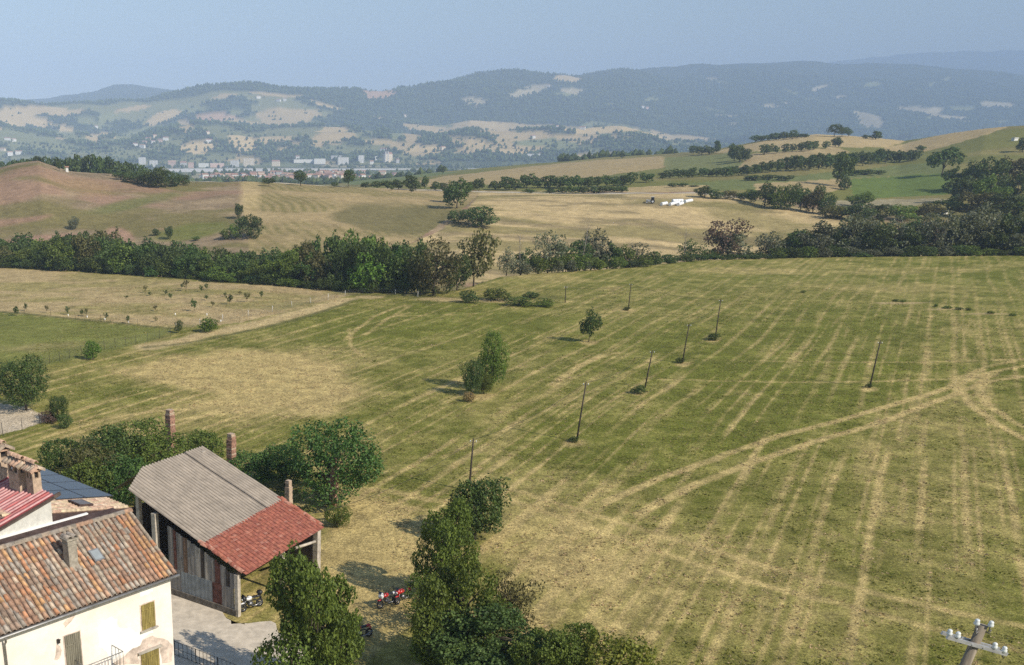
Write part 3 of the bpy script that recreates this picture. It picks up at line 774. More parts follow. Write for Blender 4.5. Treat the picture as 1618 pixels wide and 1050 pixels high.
def tree(kind, leafm, base, h, w, label, cat='tree', name='tree', group=None, parts=True, w2=None):
    k = used_p.get(kind, 0); used_p[kind] = k + 1
    p = PR[kind][k % len(PR[kind])]
    rz = rnd.uniform(0, 6.28)
    if not parts:
        o = link(name, p.whole); set_leaf(o, leafm)
        o.location = base; o.rotation_euler = (0, 0, rz); o.scale = (w, w2 or w, h)
        return tag(o, label, cat, group)
    t = empty(name, base, rz)
    tag(t, label, cat, group)
    c = link('crown', p.crown, t); set_leaf(c, leafm); c.scale = (w, w2 or w, h)
    q = link('trunk', p.trunk, t); q.scale = (min(w, h * .9), min(w, h * .9), h)
    return t
def tree_px(kind, leafm, x, yb, yt, wpx, label, dmin=30, base=None, D=None, **kw):
    """a tree whose foot shows at (x, yb), its top at yt, wpx picture points wide"""
    if D: q = at(x, 400, D); base = Vector((q.x, q.y, hgt(q.x, q.y)))
    if base is None: base = onto(x, yb, dmin)
    t = at(x, yt, base.y)
    h = max(0.6, t.z - base.z)
    return tree(kind, leafm, base - Vector((0, 0, .05)), h, wpx / ppm(base + Vector((0, 0, h * .5))), label, **kw)

# --- the trees close to the farm
tree_px('near_bush', 'hedge', 462, 1120, 985, 120, 'leafy bush low beside the lane under the broad leafy tree', cat='bush', name='leafy_bush')
tree_px('near_bush', 'hedge', 520, 1110, 1012, 60, 'leafy bush under the broad lane tree on the side of the parked red motorcycle', cat='bush', name='leafy_bush')
tree_px('near', 'hedge', 488, 1112, 868, 150, 'broad leafy tree rooted beside the pale farm lane, in front of the open shed', name='broadleaf_tree')
tree_px('near_bush', 'fig', 749, 852, 752, 96, 'round dense dark green fig-like bush at the top end of the hedge by the pole', cat='bush', name='round_bush')
tree_px('near', 'mid', 700, 946, 786, 92, 'pale green upper tree of the hedge, just below the round dark bush', name='broadleaf_tree')
tree_px('near', 'hedge', 716, 1066, 876, 138, 'wide hedge tree whose low branch reaches over the parked motorcycles', name='broadleaf_tree')
tree_px('near', 'dark', 762, 1078, 948, 190, 'dark dense hedge tree at the bottom edge beneath the branching tree', name='broadleaf_tree')
tree_px('near_bush', 'mid', 705, 1075, 990, 110, 'low leafy bush at the foot of the hedge beside the shaded path', cat='bush', name='leafy_bush')
tree_px('near', 'mid', 866, 1110, 985, 122, 'mid green shrub at the lower edge between dark hedge and lime green shrub', cat='shrub', name='leafy_shrub')
tree_px('near_bush', 'yellow', 952, 1130, 1003, 130, 'lime green shrub, last of the hedge towards the mown field', cat='shrub', name='leafy_shrub')
tree_px('near_ragged', 'olive', 800, 1020, 900, 90, 'thin straggly shrub on the field side of the dark hedge', cat='shrub', name='straggly_shrub')
tree_px('near_ragged', 'mid', 676, 992, 905, 84, 'low leafy branch mass hanging over the two parked motorcycles', cat='bush', name='leafy_bush')
tree_px('near_bush', 'fig', 458, 780, 700, 78, 'dark bush joining the tall tree to the short pale pillar behind the shed', cat='bush', name='leafy_bush', base=ground(450, 766))
tree_px('near_full', 'fig', 521, 798, 664, 138, 'tall dark leafy tree at the open end of the shed, hiding a brick pillar', name='broadleaf_tree')
tree_px('near_bush', 'mid', 533, 832, 796, 42, 'small green bush at the foot of the tall tree by the shed', cat='bush', name='leafy_bush')
tree_px('near_bush', 'fig', 405, 812, 712, 84, 'leafy bush growing behind the shed between two brick pillars', cat='bush', name='leafy_bush', base=ground(392, 765))
tree_px('near_bush', 'mid', 318, 755, 680, 74, 'leafy bush behind the ridge of the grey shed roof', cat='bush', name='leafy_bush', base=ground(318, 735))
tree_px('near_full', 'mid', 232, 770, 662, 120, 'broad dark green tree just in front of the farthest brick pillar', name='broadleaf_tree', base=ground(232, 752))
tree_px('near_bush', 'fig', 172, 780, 672, 110, 'leafy tree between the roof with solar panels and the farthest pillar', name='broadleaf_tree', base=ground(172, 768))
tree_px('near_ragged', 'olive', 150, 800, 694, 110, 'half bare tree with pale dead branches behind the solar roof', name='half_bare_tree', base=ground(150, 792))
tree_px('near_bush', 'fig', 105, 790, 690, 74, 'dark bush at the left end of the thicket behind the solar roof', cat='bush', name='leafy_bush', base=ground(105, 775))
tree_px('near_bush', 'fig', 205, 812, 720, 90, 'dark bush tucked between the solar roof and the grey shed', cat='bush', name='leafy_bush', base=ground(200, 800))
tree_px('near_bush', 'mid', 148, 825, 722, 80, 'leafy bush right against the eaves of the solar roof', cat='bush', name='leafy_bush', base=ground(140, 808))
tree_px('near_full', 'fig', 42, 648, 560, 78, 'round dark tree beside the bare fenced yard', name='round_tree')
tree_px('near_bush', 'fig', 92, 664, 624, 34, 'small dark bush by the corner of the bare yard', cat='bush', name='leafy_bush')
tree_px('bush', 'pink', 78, 668, 648, 26, 'reddish brown low shrub at the corner of the bare yard', cat='shrub', name='dry_shrub')
tree_px('bush', 'dark', 104, 676, 652, 22, 'low green bush beyond the reddish shrub by the yard', cat='bush', name='leafy_bush')
tree_px('bush', 'bright', 147, 568, 537, 27, 'bright green bush on the meadow fence', cat='bush', name='leafy_bush')
tree_px('bush', 'bright', 328, 524, 500, 30, 'vivid green bush at the corner where the orchard fence meets the meadow', cat='bush', name='leafy_bush')
tree_px('mid_tall', 'dark', 282, 526, 504, 14, 'slim dark little tree beside the vivid green bush', name='small_tree')
tree_px('near_full', 'mid', 779, 620, 520, 46, 'taller right part of the lone bushy tree clump standing in the mown field', name='field_tree', base=ground(774, 616))
tree_px('near_bush', 'dark', 744, 624, 566, 33, 'lower left part of the lone bushy tree clump standing in the mown field', name='field_tree')
tree_px('near_bush', 'mid', 764, 622, 588, 26, 'leafy base shoot between the two parts of the lone field tree clump', cat='bush', name='leafy_bush')
tree_px('mid_tall', 'dark', 930, 540, 484, 32, 'small lone tree on a thin stem near the middle of the mown field', name='field_tree')
tree_px('bush', 'straw', 741, 634, 618, 18, 'tuft of tall dry grass under the lone field tree', cat='grass tuft', name='dry_tuft')

# --- creek belt behind the orchard
belt = []
def belt_tops(x): return float(np.interp(x, [-60, 0, 60, 160, 215, 260, 330, 420, 480, 560, 620, 660], [376, 374, 372, 358, 378, 374, 386, 394, 376, 364, 374, 376]))
xs = np.linspace(-52, 652, 30)
for row, (dd, dh) in enumerate([(5, 14), (17, 5), (32, 0)]):
    for x in xs + row * 9 + R0.uniform(-7, 7, len(xs)):
        e = float(np.interp((x - PX) / 1640, EDGE[0], EDGE[1]))
        belt.append((x, e + dd + rnd.uniform(-3, 3), belt_tops(x) + dh + rnd.uniform(-6, 9), row))
ROWN = ['front row', 'middle row', 'back row']
for row in range(3):
    k = 0
    for x, D, yt, _ in sorted(b for b in belt if b[3] == row):
        k += 1
        lm = rnd.choices(['dark', 'mid', 'fig', 'olive'], [6, 2, 3, 1])[0]
        cw = {'dark': 'dark green', 'mid': 'mid green', 'fig': 'deep green', 'olive': 'olive green'}[lm]
        tree_px(rnd.choice(['mid_full', 'mid_wild', 'mid_wild', 'mid_bush']), lm, x, 0, yt, rnd.uniform(44, 60) if row else rnd.uniform(34, 52), f'{cw} tree, {nth(k)} from the left in the {ROWN[row]} behind the orchard', D=D,
                name='belt_tree', group=f'trees in the {ROWN[row]} of the creek belt')
k = 0
for x in np.linspace(-40, 640, 40):
    k += 1
    e = float(np.interp((x - PX) / 1640, EDGE[0], EDGE[1]))
    lm = rnd.choice(['dark', 'dark', 'mid', 'fig'])
    yb = float(np.interp(x, [-60, 160, 330, 480, 640], [424, 432, 445, 458, 464]))
    tree_px('bush', lm, x + rnd.uniform(-6, 6), 0, yb - rnd.uniform(16, 30), rnd.uniform(22, 36), f'{ {"dark": "dark green", "mid": "mid green", "fig": "deep green"}[lm]} shrub, {nth(k)} from the left at the foot of the creek belt', D=e + rnd.uniform(1, 5), cat='shrub', name='leafy_shrub', group='shrubs at the foot of the creek belt')
tree_px('mid_full', 'bright', 572, 458, 397, 66, 'bright green rounded tree in front of the dark creek belt', base=ground(572, 461))
tree_px('ragged', 'olive', 685, 470, 370, 74, 'wide olive brown tree standing forward of the belt at the field corner', base=ground(685, 468))
tree_px('mid_full', 'olive', 668, 466, 395, 40, 'low olive tree leaning against the wide olive brown tree', base=ground(664, 466))
tree_px('mid_tall', 'olive', 748, 446, 360, 58, 'tall yellowish olive tree where the belt ends above the field corner', base=ground(748, 452))
tree_px('mid_full', 'dark', 722, 452, 398, 44, 'dark green tree below the tall yellowish tree', base=ground(722, 458))
tree_px('mid_full', 'dark', 706, 462, 405, 34, 'dark tree between the olive tree and the yellowish tree', base=ground(706, 464))
tree_px('mid_full', 'mid', 628, 462, 408, 44, 'mid green tree right of the bright green tree', base=ground(628, 463))
tree_px('ragged', 'grey', 800, 430, 388, 30, 'grey green small tree alone right of the yellowish tree', base=ground(800, 434))
tree_px('bush', 'dark', 742, 478, 457, 30, 'round dark bush at the field corner in front of the olive tree', cat='bush', name='leafy_bush')
tree_px('bush', 'mid', 786, 474, 454, 40, 'green bush in the grassy strip at the head of the field', cat='bush', name='leafy_bush')
tree_px('bush', 'mid', 820, 482, 468, 44, 'low green thicket in front of the grassy strip', cat='bush', name='leafy_bush')
tree_px('bush', 'mid', 862, 484, 470, 30, 'low green thicket farther along the grassy strip', cat='bush', name='leafy_bush')
tree_px('bush', 'dark', 838, 470, 460, 26, 'small dark bush on the bank above the low thickets', cat='bush', name='leafy_bush')

# --- ragged willow belt along the right field edge
k = 0
items = [(836, 'dark', 'mid_full', 392, 34), (868, 'grey', 'ragged', 366, 44), (892, 'dark', 'mid_full', 384, 40), (918, 'dark', 'mid_full', 380, 34), (936, 'grey', 'ragged', 360, 50), (962, 'dark', 'mid_full', 382, 36), (984, 'mid', 'mid_full', 386, 30), (1006, 'grey', 'ragged', 384, 42),
         (1032, 'dark', 'bush', 398, 26), (1092, 'dark', 'ragged', 378, 40), (1120, 'dark', 'bush', 396, 30), (1143, 'pink', 'ragged', 345, 56), (1150, 'grey', 'mid_full', 366, 48), (1188, 'dark', 'bush', 398, 36), (1214, 'grey', 'ragged', 366, 44), (1222, 'dark', 'bush', 388, 34), (1256, 'dark', 'mid_full', 374, 44),
         (1282, 'grey', 'mid_full', 360, 56), (1316, 'dark', 'mid_full', 376, 36), (1342, 'grey', 'ragged', 348, 50), (1362, 'grey', 'mid_full', 352, 46), (1384, 'dark', 'mid_full', 366, 44), (1408, 'grey', 'ragged', 352, 56), (1430, 'dark', 'mid_full', 366, 40), (1452, 'grey', 'mid_full', 352, 50),
         (1474, 'grey', 'ragged', 344, 46), (1496, 'dark', 'mid_full', 358, 44), (1520, 'grey', 'mid_full', 346, 52), (1545, 'grey', 'ragged', 330, 56), (1566, 'dark', 'mid_full', 354, 46), (1590, 'grey', 'mid_full', 348, 50), (1615, 'dark', 'mid_full', 350, 48), (1640, 'dark', 'mid_full', 344, 50)]
cwn = {'dark': 'dark green', 'mid': 'mid green', 'grey': 'silvery grey green', 'pink': 'half dead pinkish brown', 'olive': 'olive green', 'bright': 'bright green', 'yellow': 'pale green', 'fig': 'deep green'}
for x, lm, kd, yt, w in items:
    k += 1
    e = float(np.interp((x - PX) / 1640, EDGE[0], EDGE[1]))
    tree_px({'mid_full': 'mid_wild'}.get(kd, kd), lm, x, 0, yt - (13 if x > 1240 else 2), w * 1.15, f'{cwn[lm]} tree, {nth(k)} from the left in the far field belt', D=e + rnd.uniform(7, 15), name='willow_tree' if lm == 'grey' else 'belt_tree', group='trees along the far edge of the mown field')
k = 0
for x in np.concatenate([np.linspace(830, 1060, 12), np.linspace(1230, 1620, 19)]):
    k += 1
    e = float(np.interp((x - PX) / 1640, EDGE[0], EDGE[1]))
    lm = rnd.choice(['dark', 'dark', 'grey', 'mid'])
    tree_px('bush', lm, x + rnd.uniform(-6, 6), 0, (404 if x < 1100 else 390) + rnd.uniform(-4, 6), rnd.uniform(22, 40), f'{cwn[lm]} bush, {nth(k)} from the left at the foot of the far field belt', D=e + rnd.uniform(3, 6), cat='bush', name='leafy_bush', group='bushes at the foot of the far field belt')
k = 0
for x in [(884), (905), (928), (950), (700)]:
    k += 1
    if x > 800: tree_px('bush', 'yellow' if k == 4 else 'grey', x, 428, 410, 16, f'pale silvery young willow, {nth(k)} from the left in front of the far belt', D=float(np.interp((x - PX) / 1640, EDGE[0], EDGE[1])) + 2, cat='bush', name='young_willow', group='young willows in front of the far belt')
k = 0
for x in np.linspace(1236, 1640, 24):
    k += 1
    e = float(np.interp((x - PX) / 1640, EDGE[0], EDGE[1]))
    lm = rnd.choice(['dark', 'dark', 'fig', 'olive'])
    tree_px('mid_wild', lm, x + rnd.uniform(-6, 6), 0, float(np.interp(x, [1236, 1340, 1640], [368, 350, 334])) + rnd.uniform(-5, 8), rnd.uniform(36, 54), f'{cwn[lm]} tree, {nth(k)} from the left behind the far field belt', D=e + rnd.uniform(18, 34), name='belt_tree', group='second row behind the far field belt')
# low dark ground shrubs that join the belt together
k = 0
for x in np.linspace(1060, 1250, 10):
    k += 1
    e = float(np.interp((x - PX) / 1640, EDGE[0], EDGE[1]))
    tree_px('bush', 'dark', x, 0, 401, 34, f'low dark bramble, {nth(k)} from the left on the bank below the pinkish tree', D=e + 5, cat='bush', name='bramble', group='brambles on the field bank')

# --- big trees behind on the right
k = 0
for x, yb, yt, w, lm in [(1505, 300, 262, 40, 'dark'), (1530, 300, 252, 46, 'dark'), (1558, 305, 246, 50, 'dark'), (1588, 300, 246, 54, 'olive'), (1615, 300, 250, 50, 'dark'), (1520, 320, 276, 44, 'dark'), (1560, 335, 275, 52, 'mid'), (1600, 330, 270, 56, 'dark'), (1632, 320, 262, 50, 'dark'),
                         (1540, 345, 300, 60, 'olive'), (1580, 352, 302, 56, 'dark'), (1615, 355, 300, 56, 'mid'), (1500, 340, 306, 50, 'dark'), (1462, 345, 318, 44, 'olive'), (1424, 348, 322, 44, 'mid'), (1385, 346, 320, 40, 'dark')]:
    k += 1
    tree_px('mid_wild' if k % 3 else 'mid_full', lm, x, yb, yt, w, f'{cwn[lm]} tree, {nth(k)} of the big wooded clump at the right edge', dmin=320, name='clump_tree', group='big trees in the wooded clump beside the vivid green field')
tree_px('far_spread', 'dark', 1488, 276, 231, 56, 'big spreading oak standing alone above the vivid green field', dmin=340, name='oak_tree')
tree_px('mid_full', 'dark', 1326, 294, 240, 36, 'tall dark tree standing at the left end of the vivid green field', dmin=340)
tree_px('bush', 'dark', 1334, 300, 278, 18, 'small dark bush at the foot of the tall dark tree', dmin=340, cat='bush', name='leafy_bush')
k = 0
for x, yb, yt, w, lm in [(1112, 312, 292, 28, 'dark'), (1130, 314, 298, 24, 'dark'), (1150, 314, 300, 24, 'olive'), (1186, 320, 298, 26, 'dark'), (1208, 326, 286, 36, 'dark'), (1228, 330, 292, 30, 'mid'), (1246, 332, 288, 30, 'dark'), (1264, 332, 296, 30, 'dark'), (1284, 336, 296, 30, 'olive'), (1302, 338, 302, 28, 'dark'),
                         (1291, 322, 290, 18, 'dark'), (1330, 344, 324, 44, 'dark'), (1362, 328, 302, 42, 'mid'), (1356, 350, 320, 46, 'dark'), (1316, 345, 322, 34, 'olive'), (1170, 316, 304, 22, 'dark')]:
    k += 1
    tree_px('mid_full', lm, x, yb, yt, w, f'{cwn[lm]} tree, {nth(k)} of the hedge bordering the golden field behind the bales', dmin=320, name='hedge_tree', group='hedge trees on the upper border of the golden field')
# --- the pair on the golden field and the clumps on the brown hill
tree_px('mid_full', 'dark', 722, 328, 280, 44, 'big dark tree on the boundary between striped and golden field', dmin=320)
tree_px('mid_full', 'dark', 712, 318, 284, 26, 'narrower dark tree leaning on the big boundary tree', dmin=320)
tree_px('bush', 'dark', 728, 352, 330, 40, 'dark bush left of the pair below the boundary tree', dmin=320, cat='bush', name='leafy_bush')
tree_px('bush', 'dark', 755, 358, 324, 52, 'round dark bush below the boundary tree in the golden field', dmin=320, cat='bush', name='leafy_bush')
for x, yb, yt, w, lm, lb in [(396, 376, 338, 38, 'dark', 'largest dark tree of the clump at the end of the straw track'), (377, 345, 320, 15, 'dark', 'slim tree above the clump beside the straw track'), (384, 362, 340, 22, 'dark', 'dark tree in the middle of the clump by the straw track'),
                             (358, 378, 360, 20, 'mid', 'low green bush left of the clump by the straw track'), (372, 376, 352, 22, 'mid', 'pale bush against the clump by the straw track'), (268, 378, 356, 15, 'dark', 'lone little tree between the green strip and the belt'), (311, 380, 372, 14, 'mid', 'small bush on the green strip of the hillside'),
                             (117, 362, 340, 17, 'grey', 'lone round tree on the brown hillside'), (247, 372, 360, 12, 'dark', 'tiny dark tree just left of the lone little tree')]:
    tree_px('mid_full', lm, x, yb, yt, w, lb, dmin=310, name='hillside_tree')
k = 0
for x, yb, yt, w in [(192, 284, 270, 24), (208, 288, 272, 26), (222, 290, 272, 28), (236, 294, 270, 30), (248, 297, 264, 28), (262, 296, 266, 28), (276, 294, 272, 26), (290, 292, 274, 22), (255, 290, 262, 20)]:
    k += 1
    tree_px('mid_full', 'dark', x, yb, yt, w, f'dark bushy tree, {nth(k)} of the thicket on the crest of the brown hill', dmin=320, name='thicket_tree', group='thicket on the crest of the brown hill')
k = 0
for x in list(np.linspace(14, 232, 26)):
    k += 1
    yt = float(np.interp(x, [0, 30, 60, 100, 140, 175, 210, 235], [262, 254, 247, 249, 243, 246, 257, 262])) + rnd.uniform(-3, 3)
    tree_px('far', 'dark', x, 0, yt, rnd.uniform(16, 24), f'dark tree, {nth(k)} from the left in the wood behind the brown hill crest', D=rnd.uniform(585, 640), name='wood_tree', parts=False, group='wood behind the brown hill')
tree_px('far', 'dark', 12, 262, 246, 8, 'small tree standing clear at the left end of the hilltop wood', D=560, parts=False)
for x, yb, yt, w, lm, lb in [(94, 270, 254, 9, 'dark', 'small dark tree on the shoulder of the brown hill'), (172, 277, 266, 10, 'dark', 'small round tree left of the crest thicket'), (425, 294, 280, 21, 'dark', 'low round tree at the crest road left of the tall pair'), (475, 293, 268, 22, 'dark', 'tall tree at the crest road, left one of the pair'),
                             (550, 296, 265, 20, 'dark', 'tall dark tree at the crest road, right one of the pair'), (529, 296, 287, 11, 'dark', 'small bush beside the taller of the crest road pair'), (650, 304, 298, 7, 'dark', 'tiny bush on the crest road'), (619, 301, 294, 6, 'mid', 'very small bush on the crest road near the valley hedge')]:
    tree_px('mid_round', lm, x, yb, yt, w, lb, dmin=400, name='roadside_tree')
# --- hedgerows across the rolling land
def row(lst, what, grp, kind='far', lms=('dark',), dmin=520, name='hedgerow_tree', spread=0):
    for k, (x, yb, yt, w) in enumerate(sorted(lst)):
        lm = lms[k % len(lms)]
        tree_px(kind, lm, x, yb, yt, w, f'{cwn[lm]} tree, {nth(k + 1)} from the left in {what}', dmin=dmin, parts=False, name=name, group=grp)
row([(578, 298, 287, 18), (596, 298, 285, 20), (612, 299, 284, 22), (630, 300, 283, 22), (648, 300, 276, 20), (656, 301, 284, 20), (671, 298, 277, 12), (688, 301, 286, 16), (700, 302, 288, 14)], 'the dark hedge behind the crest road', 'hedge behind the crest road', dmin=520)
row([(745, 302, 286, 22), (757, 302, 280, 16), (782, 302, 285, 22), (800, 300, 278, 24), (814, 300, 282, 20), (832, 297, 273, 22), (850, 297, 279, 22), (866, 297, 276, 24), (884, 297, 278, 22), (898, 297, 276, 20), (914, 296, 276, 22), (930, 296, 278, 20), (945, 295, 278, 18), (957, 294, 275, 14), (970, 294, 278, 20), (985, 293, 276, 18), (996, 292, 271, 18), (1021, 288, 272, 22)], 'the round-headed row beyond the golden field', 'row of trees beyond the golden field')
row([(838, 306, 298, 20), (868, 306, 297, 20), (888, 306, 294, 20), (905, 306, 293, 22), (922, 306, 294, 20), (938, 306, 294, 20), (954, 306, 293, 22), (970, 306, 293, 20), (983, 306, 293, 18)], 'the low hedge just behind the golden field', 'low hedge behind the golden field', dmin=490)
ws = []
for x in np.linspace(1048, 1448, 34):
    yb = float(np.interp(x, [1048, 1150, 1250, 1350, 1450], [282, 278, 270, 262, 254]))
    yt = float(np.interp(x, [1048, 1100, 1150, 1210, 1260, 1330, 1400, 1450], [270, 266, 262, 256, 246, 239, 236, 238]))
    ws.append((x + rnd.uniform(-3, 3), yb + rnd.uniform(-1, 1), yt + rnd.uniform(-3, 3), rnd.uniform(15, 21)))
row(ws, 'the long hill wood', 'long wood across the rolling hill', dmin=600, name='wood_tree')
row([(x + rnd.uniform(-3, 3), yb - 1, yt + rnd.uniform(-2, 2), 15) for x, yb, yt in zip(np.linspace(1255, 1440, 14), np.linspace(262, 249, 14), np.linspace(245, 238, 14))], 'the back edge of the long hill wood', 'back edge of the long wood', dmin=620, name='wood_tree')
row([(1095, 243, 229, 16), (1108, 244, 229, 18), (1120, 244, 231, 18), (1131, 242, 221, 13), (1060, 242, 229, 12), (1160, 254, 226, 22), (1168, 256, 233, 24), (1178, 254, 234, 18), (1156, 248, 228, 14), (1207, 244, 227, 17), (1214, 243, 226, 12), (1226, 242, 229, 11), (1240, 241, 226, 12), (1252, 239, 226, 12), (1266, 239, 223, 14),
     (1278, 238, 222, 16), (1286, 236, 222, 12), (1304, 235, 222, 11), (1320, 232, 215, 14), (1325, 232, 218, 12)], 'the scattered hedge on the tan hilltop', 'scattered hedge on the tan hilltop', dmin=640)
row([(x, float(np.interp(x, [1135, 1270], [229, 217])), float(np.interp(x, [1135, 1250, 1270], [217, 208, 212])) + rnd.uniform(-2, 2), 15) for x in np.linspace(1138, 1270, 13)], 'the dark skyline wood of the rolling hill', 'skyline wood', dmin=900, name='wood_tree')
row([(1318, 216, 195, 22), (1330, 216, 200, 18), (1340, 216, 203, 12), (1252, 220, 204, 14)], 'the tall clump on the hilltop skyline', 'tall skyline clump', dmin=850, kind='mid_round')
row([(1383, 220, 206, 18), (1425, 221, 209, 14), (1433, 221, 208, 14), (1368, 219, 212, 10), (982, 250, 240, 8), (1615, 240, 214, 20), (1456, 238, 229, 14), (700, 274, 262, 8)], 'the sparse trees dotted along the hill skyline', 'sparse trees on the hill skyline', dmin=640)
row([(x, 300, 290 + rnd.uniform(-2, 2), 16) for x in (1062, 1078, 1094)] + [(1190, 285, 276, 30), (1215, 284, 275, 26), (1240, 285, 276, 26), (1345, 277, 268, 26), (1368, 276, 267, 28), (1388, 275, 268, 20)], 'the low hedge under the long wood', 'low hedge under the long wood', dmin=520)
# field-side shrubs on the banks and round the pole feet
for k, (x, yb, yt, w) in enumerate([(1008, 622, 607, 22), (1075, 573, 564, 14), (1128, 537, 526, 22), (905, 698, 688, 16), (1372, 612, 606, 10), (991, 490, 484, 12)]):
    tree_px('bush', 'dark', x, yb, yt, w, ['leafy weed clump at the foot of the third pole from the barn', 'weed clump at the foot of the fourth pole from the barn', 'weed clump at the foot of the fifth pole from the barn', 'weed clump at the foot of the second pole from the barn', 'small weeds at the foot of the lone pole on the right', 'small weeds at the foot of the pole near the field head'][k], cat='weeds', name='weed_clump')
for k, (x, y, w) in enumerate([(1414, 476, 9), (1427, 477, 10), (1478, 484, 7), (1497, 487, 14), (1515, 489, 12), (1530, 490, 9), (1565, 495, 11), (1600, 499, 10), (1270, 462, 9)]):
    tree_px('bush', 'mid', x, y, y - 3.6, w, f'low dark weeds, {nth(k + 1)} from the left along the ditch in the mown field', cat='weeds', name='weed_clump', group='weeds along the field ditch')
# bare poplars in the belt
bare = MB()
bare.tube([(0, 0, 0), (.02, 0, .5), (.0, .02, 1)], [.012, .009, .003], 5)
for q in range(14):
    z = .3 + .045 * q; a_ = q * 2.4
    bare.tube([(0.015, 0, z), (math.cos(a_) * .06, math.sin(a_) * .06, z + .06), (math.cos(a_) * .09, math.sin(a_) * .09, z + .14)], [.004, .003, .0015], 4)
bme = bare.mesh('dead_tree', mat('dead_wood', (.24, .21, .18), .9, .3, 4))
for x, yb, yt, lb in [(826, 430, 368, 'thin dead tree rising bare left of the willows'), (1083, 415, 360, 'thin dead tree rising bare left of the pinkish tree'), (918, 425, 352, 'bare dead stem among the willow crowns')]:
    q = at(x, 400, float(np.interp((x - PX) / 1640, EDGE[0], EDGE[1])) + 8); b0 = Vector((q.x, q.y, hgt(q.x, q.y)))
    o = link('dead_tree', bme); o.location = b0; s_ = at(x, yt, b0.y).z - b0.z; o.scale = (s_, s_, s_); o.rotation_euler = (0.06, 0.1, x); tag(o, lb, 'dead tree')
# orchard saplings
k = 0
for x, y, h in [(26, 499, 16), (42, 491, 13), (74, 494, 13), (107, 497, 14), (130, 499, 11), (137, 500, 14), (168, 505, 12), (203, 511, 14), (230, 463, 14), (262, 466, 9), (270, 473, 11), (294, 460, 20), (318, 461, 11), (307, 491, 20), (336, 485, 10), (363, 481, 17), (355, 469, 8), (390, 477, 16), (413, 471, 12), (287, 456, 9), (379, 466, 7), (200, 471, 5), (327, 474, 9), (246, 491, 10), (326, 458, 11), (236, 467, 7), (246, 509, 10)]:
    k += 1
    tree_px('sapling', 'dark' if k % 3 else 'olive', x, y, y - h, 7 if h < 15 else 11, f'young fruit tree, {nth(k)} of the saplings scattered in the dry orchard plot', name='sapling', cat='sapling', group='saplings in the orchard')

# far woods and valley trees: too many to count, one mass
g = R0
def blobs(px_list_D, n):
    pass
FV = np.array([[0, 0, 1.0], [.5, 0, .55], [.1, .5, .6], [-.45, .25, .5], [-.35, -.4, .6], [.25, -.45, .5], [.3, .1, 0], [-.2, .2, 0], [0, -.3, 0]])
FT = np.array([[0, 1, 2], [0, 2, 3], [0, 3, 4], [0, 4, 5], [0, 5, 1], [1, 6, 2], [2, 7, 3], [3, 7, 4], [4, 8, 5], [5, 8, 6], [5, 6, 1], [2, 6, 7], [4, 7, 8]])
XX, DD, Uf, Vf = XA, DA, UA, VA
Pf = []
zi = int(np.searchsorted(rows, 3450))
fr = np.where((forest & (DA[zi:] < 7800) & (np.abs(UA[zi:] - 809) < 900)).ravel())[0]
pick = g.choice(fr, 42000)
fx = XA[zi:].ravel()[pick] + g.uniform(-9, 9, len(pick)); fy = DA[zi:].ravel()[pick] + g.uniform(-12, 12, len(pick)); fz = ZG[zi:].ravel()[pick]
Pf.append(np.stack([fx, fy, fz - 3, g.uniform(9, 15, len(pick)), g.uniform(9, 18, len(pick))], 1))
# scattered trees and hedges between the fields
og = np.where((~forest & (DA[zi:] < 6000) & (np.abs(UA[zi:] - 809) < 900)).ravel())[0]
hed = fbm(XA[zi:].ravel()[og] / 170, DA[zi:].ravel()[og] / 120, 3, 301)
og = og[np.abs(hed - .5) < .018]
pick = g.choice(og, min(9000, len(og)))
Pf.append(np.stack([XA[zi:].ravel()[pick] + g.uniform(-6, 6, len(pick)), DA[zi:].ravel()[pick], ZG[zi:].ravel()[pick] - 1, g.uniform(6, 12, len(pick)), g.uniform(6, 13, len(pick))], 1))
PF = np.concatenate(Pf)
def blob_stuff(name, PF, m):
    n = len(PF)
    ang = g.uniform(0, 6.28, n); ca, sa = np.cos(ang), np.sin(ang)
    bx = FV[None, :, 0] * PF[:, 3:4]; by = FV[None, :, 1] * PF[:, 3:4]
    V = np.stack([bx * ca[:, None] - by * sa[:, None] + PF[:, 0:1], bx * sa[:, None] + by * ca[:, None] + PF[:, 1:2], FV[None, :, 2] * PF[:, 4:5] + PF[:, 2:3]], -1).reshape(-1, 3)
    T = (FT[None] + (np.arange(n) * len(FV))[:, None, None]).reshape(-1, 3)
    me = np_mesh(name, V, T, [m])
    at_ = me.attributes.new('v', 'FLOAT', 'FACE'); at_.data.foreach_set('value', np.repeat(np.clip(.5 + .2 * g.normal(size=n), 0, 1), len(FT)).astype(np.float32))
    return tag(link(name, me), kind='stuff')
blob_stuff('far_woods', PF, LEAF['dark'])
vz0, vz1 = int(np.searchsorted(rows, 1250)), int(np.searchsorted(rows, 3900))
vx, vy, vzz = XA[vz0:vz1].ravel(), DA[vz0:vz1].ravel(), ZG[vz0:vz1].ravel()
vu, vv_ = UA[vz0:vz1].ravel(), VA[vz0:vz1].ravel()
ok = np.where((np.abs(vu - 450) < 620) & (np.abs(vv_ - 268) > 2.2) & ((fbm(vx / 130, vy / 200, 3, 311) > .53) | (vv_ < 258)))[0]
pick = g.choice(ok, 3600)
blob_stuff('valley_trees', np.stack([vx[pick] + g.uniform(-5, 5, len(pick)), vy[pick] + g.uniform(-5, 5, len(pick)), vzz[pick] - .5, g.uniform(6, 12, len(pick)), g.uniform(6, 13, len(pick))], 1), LEAF['dark'])

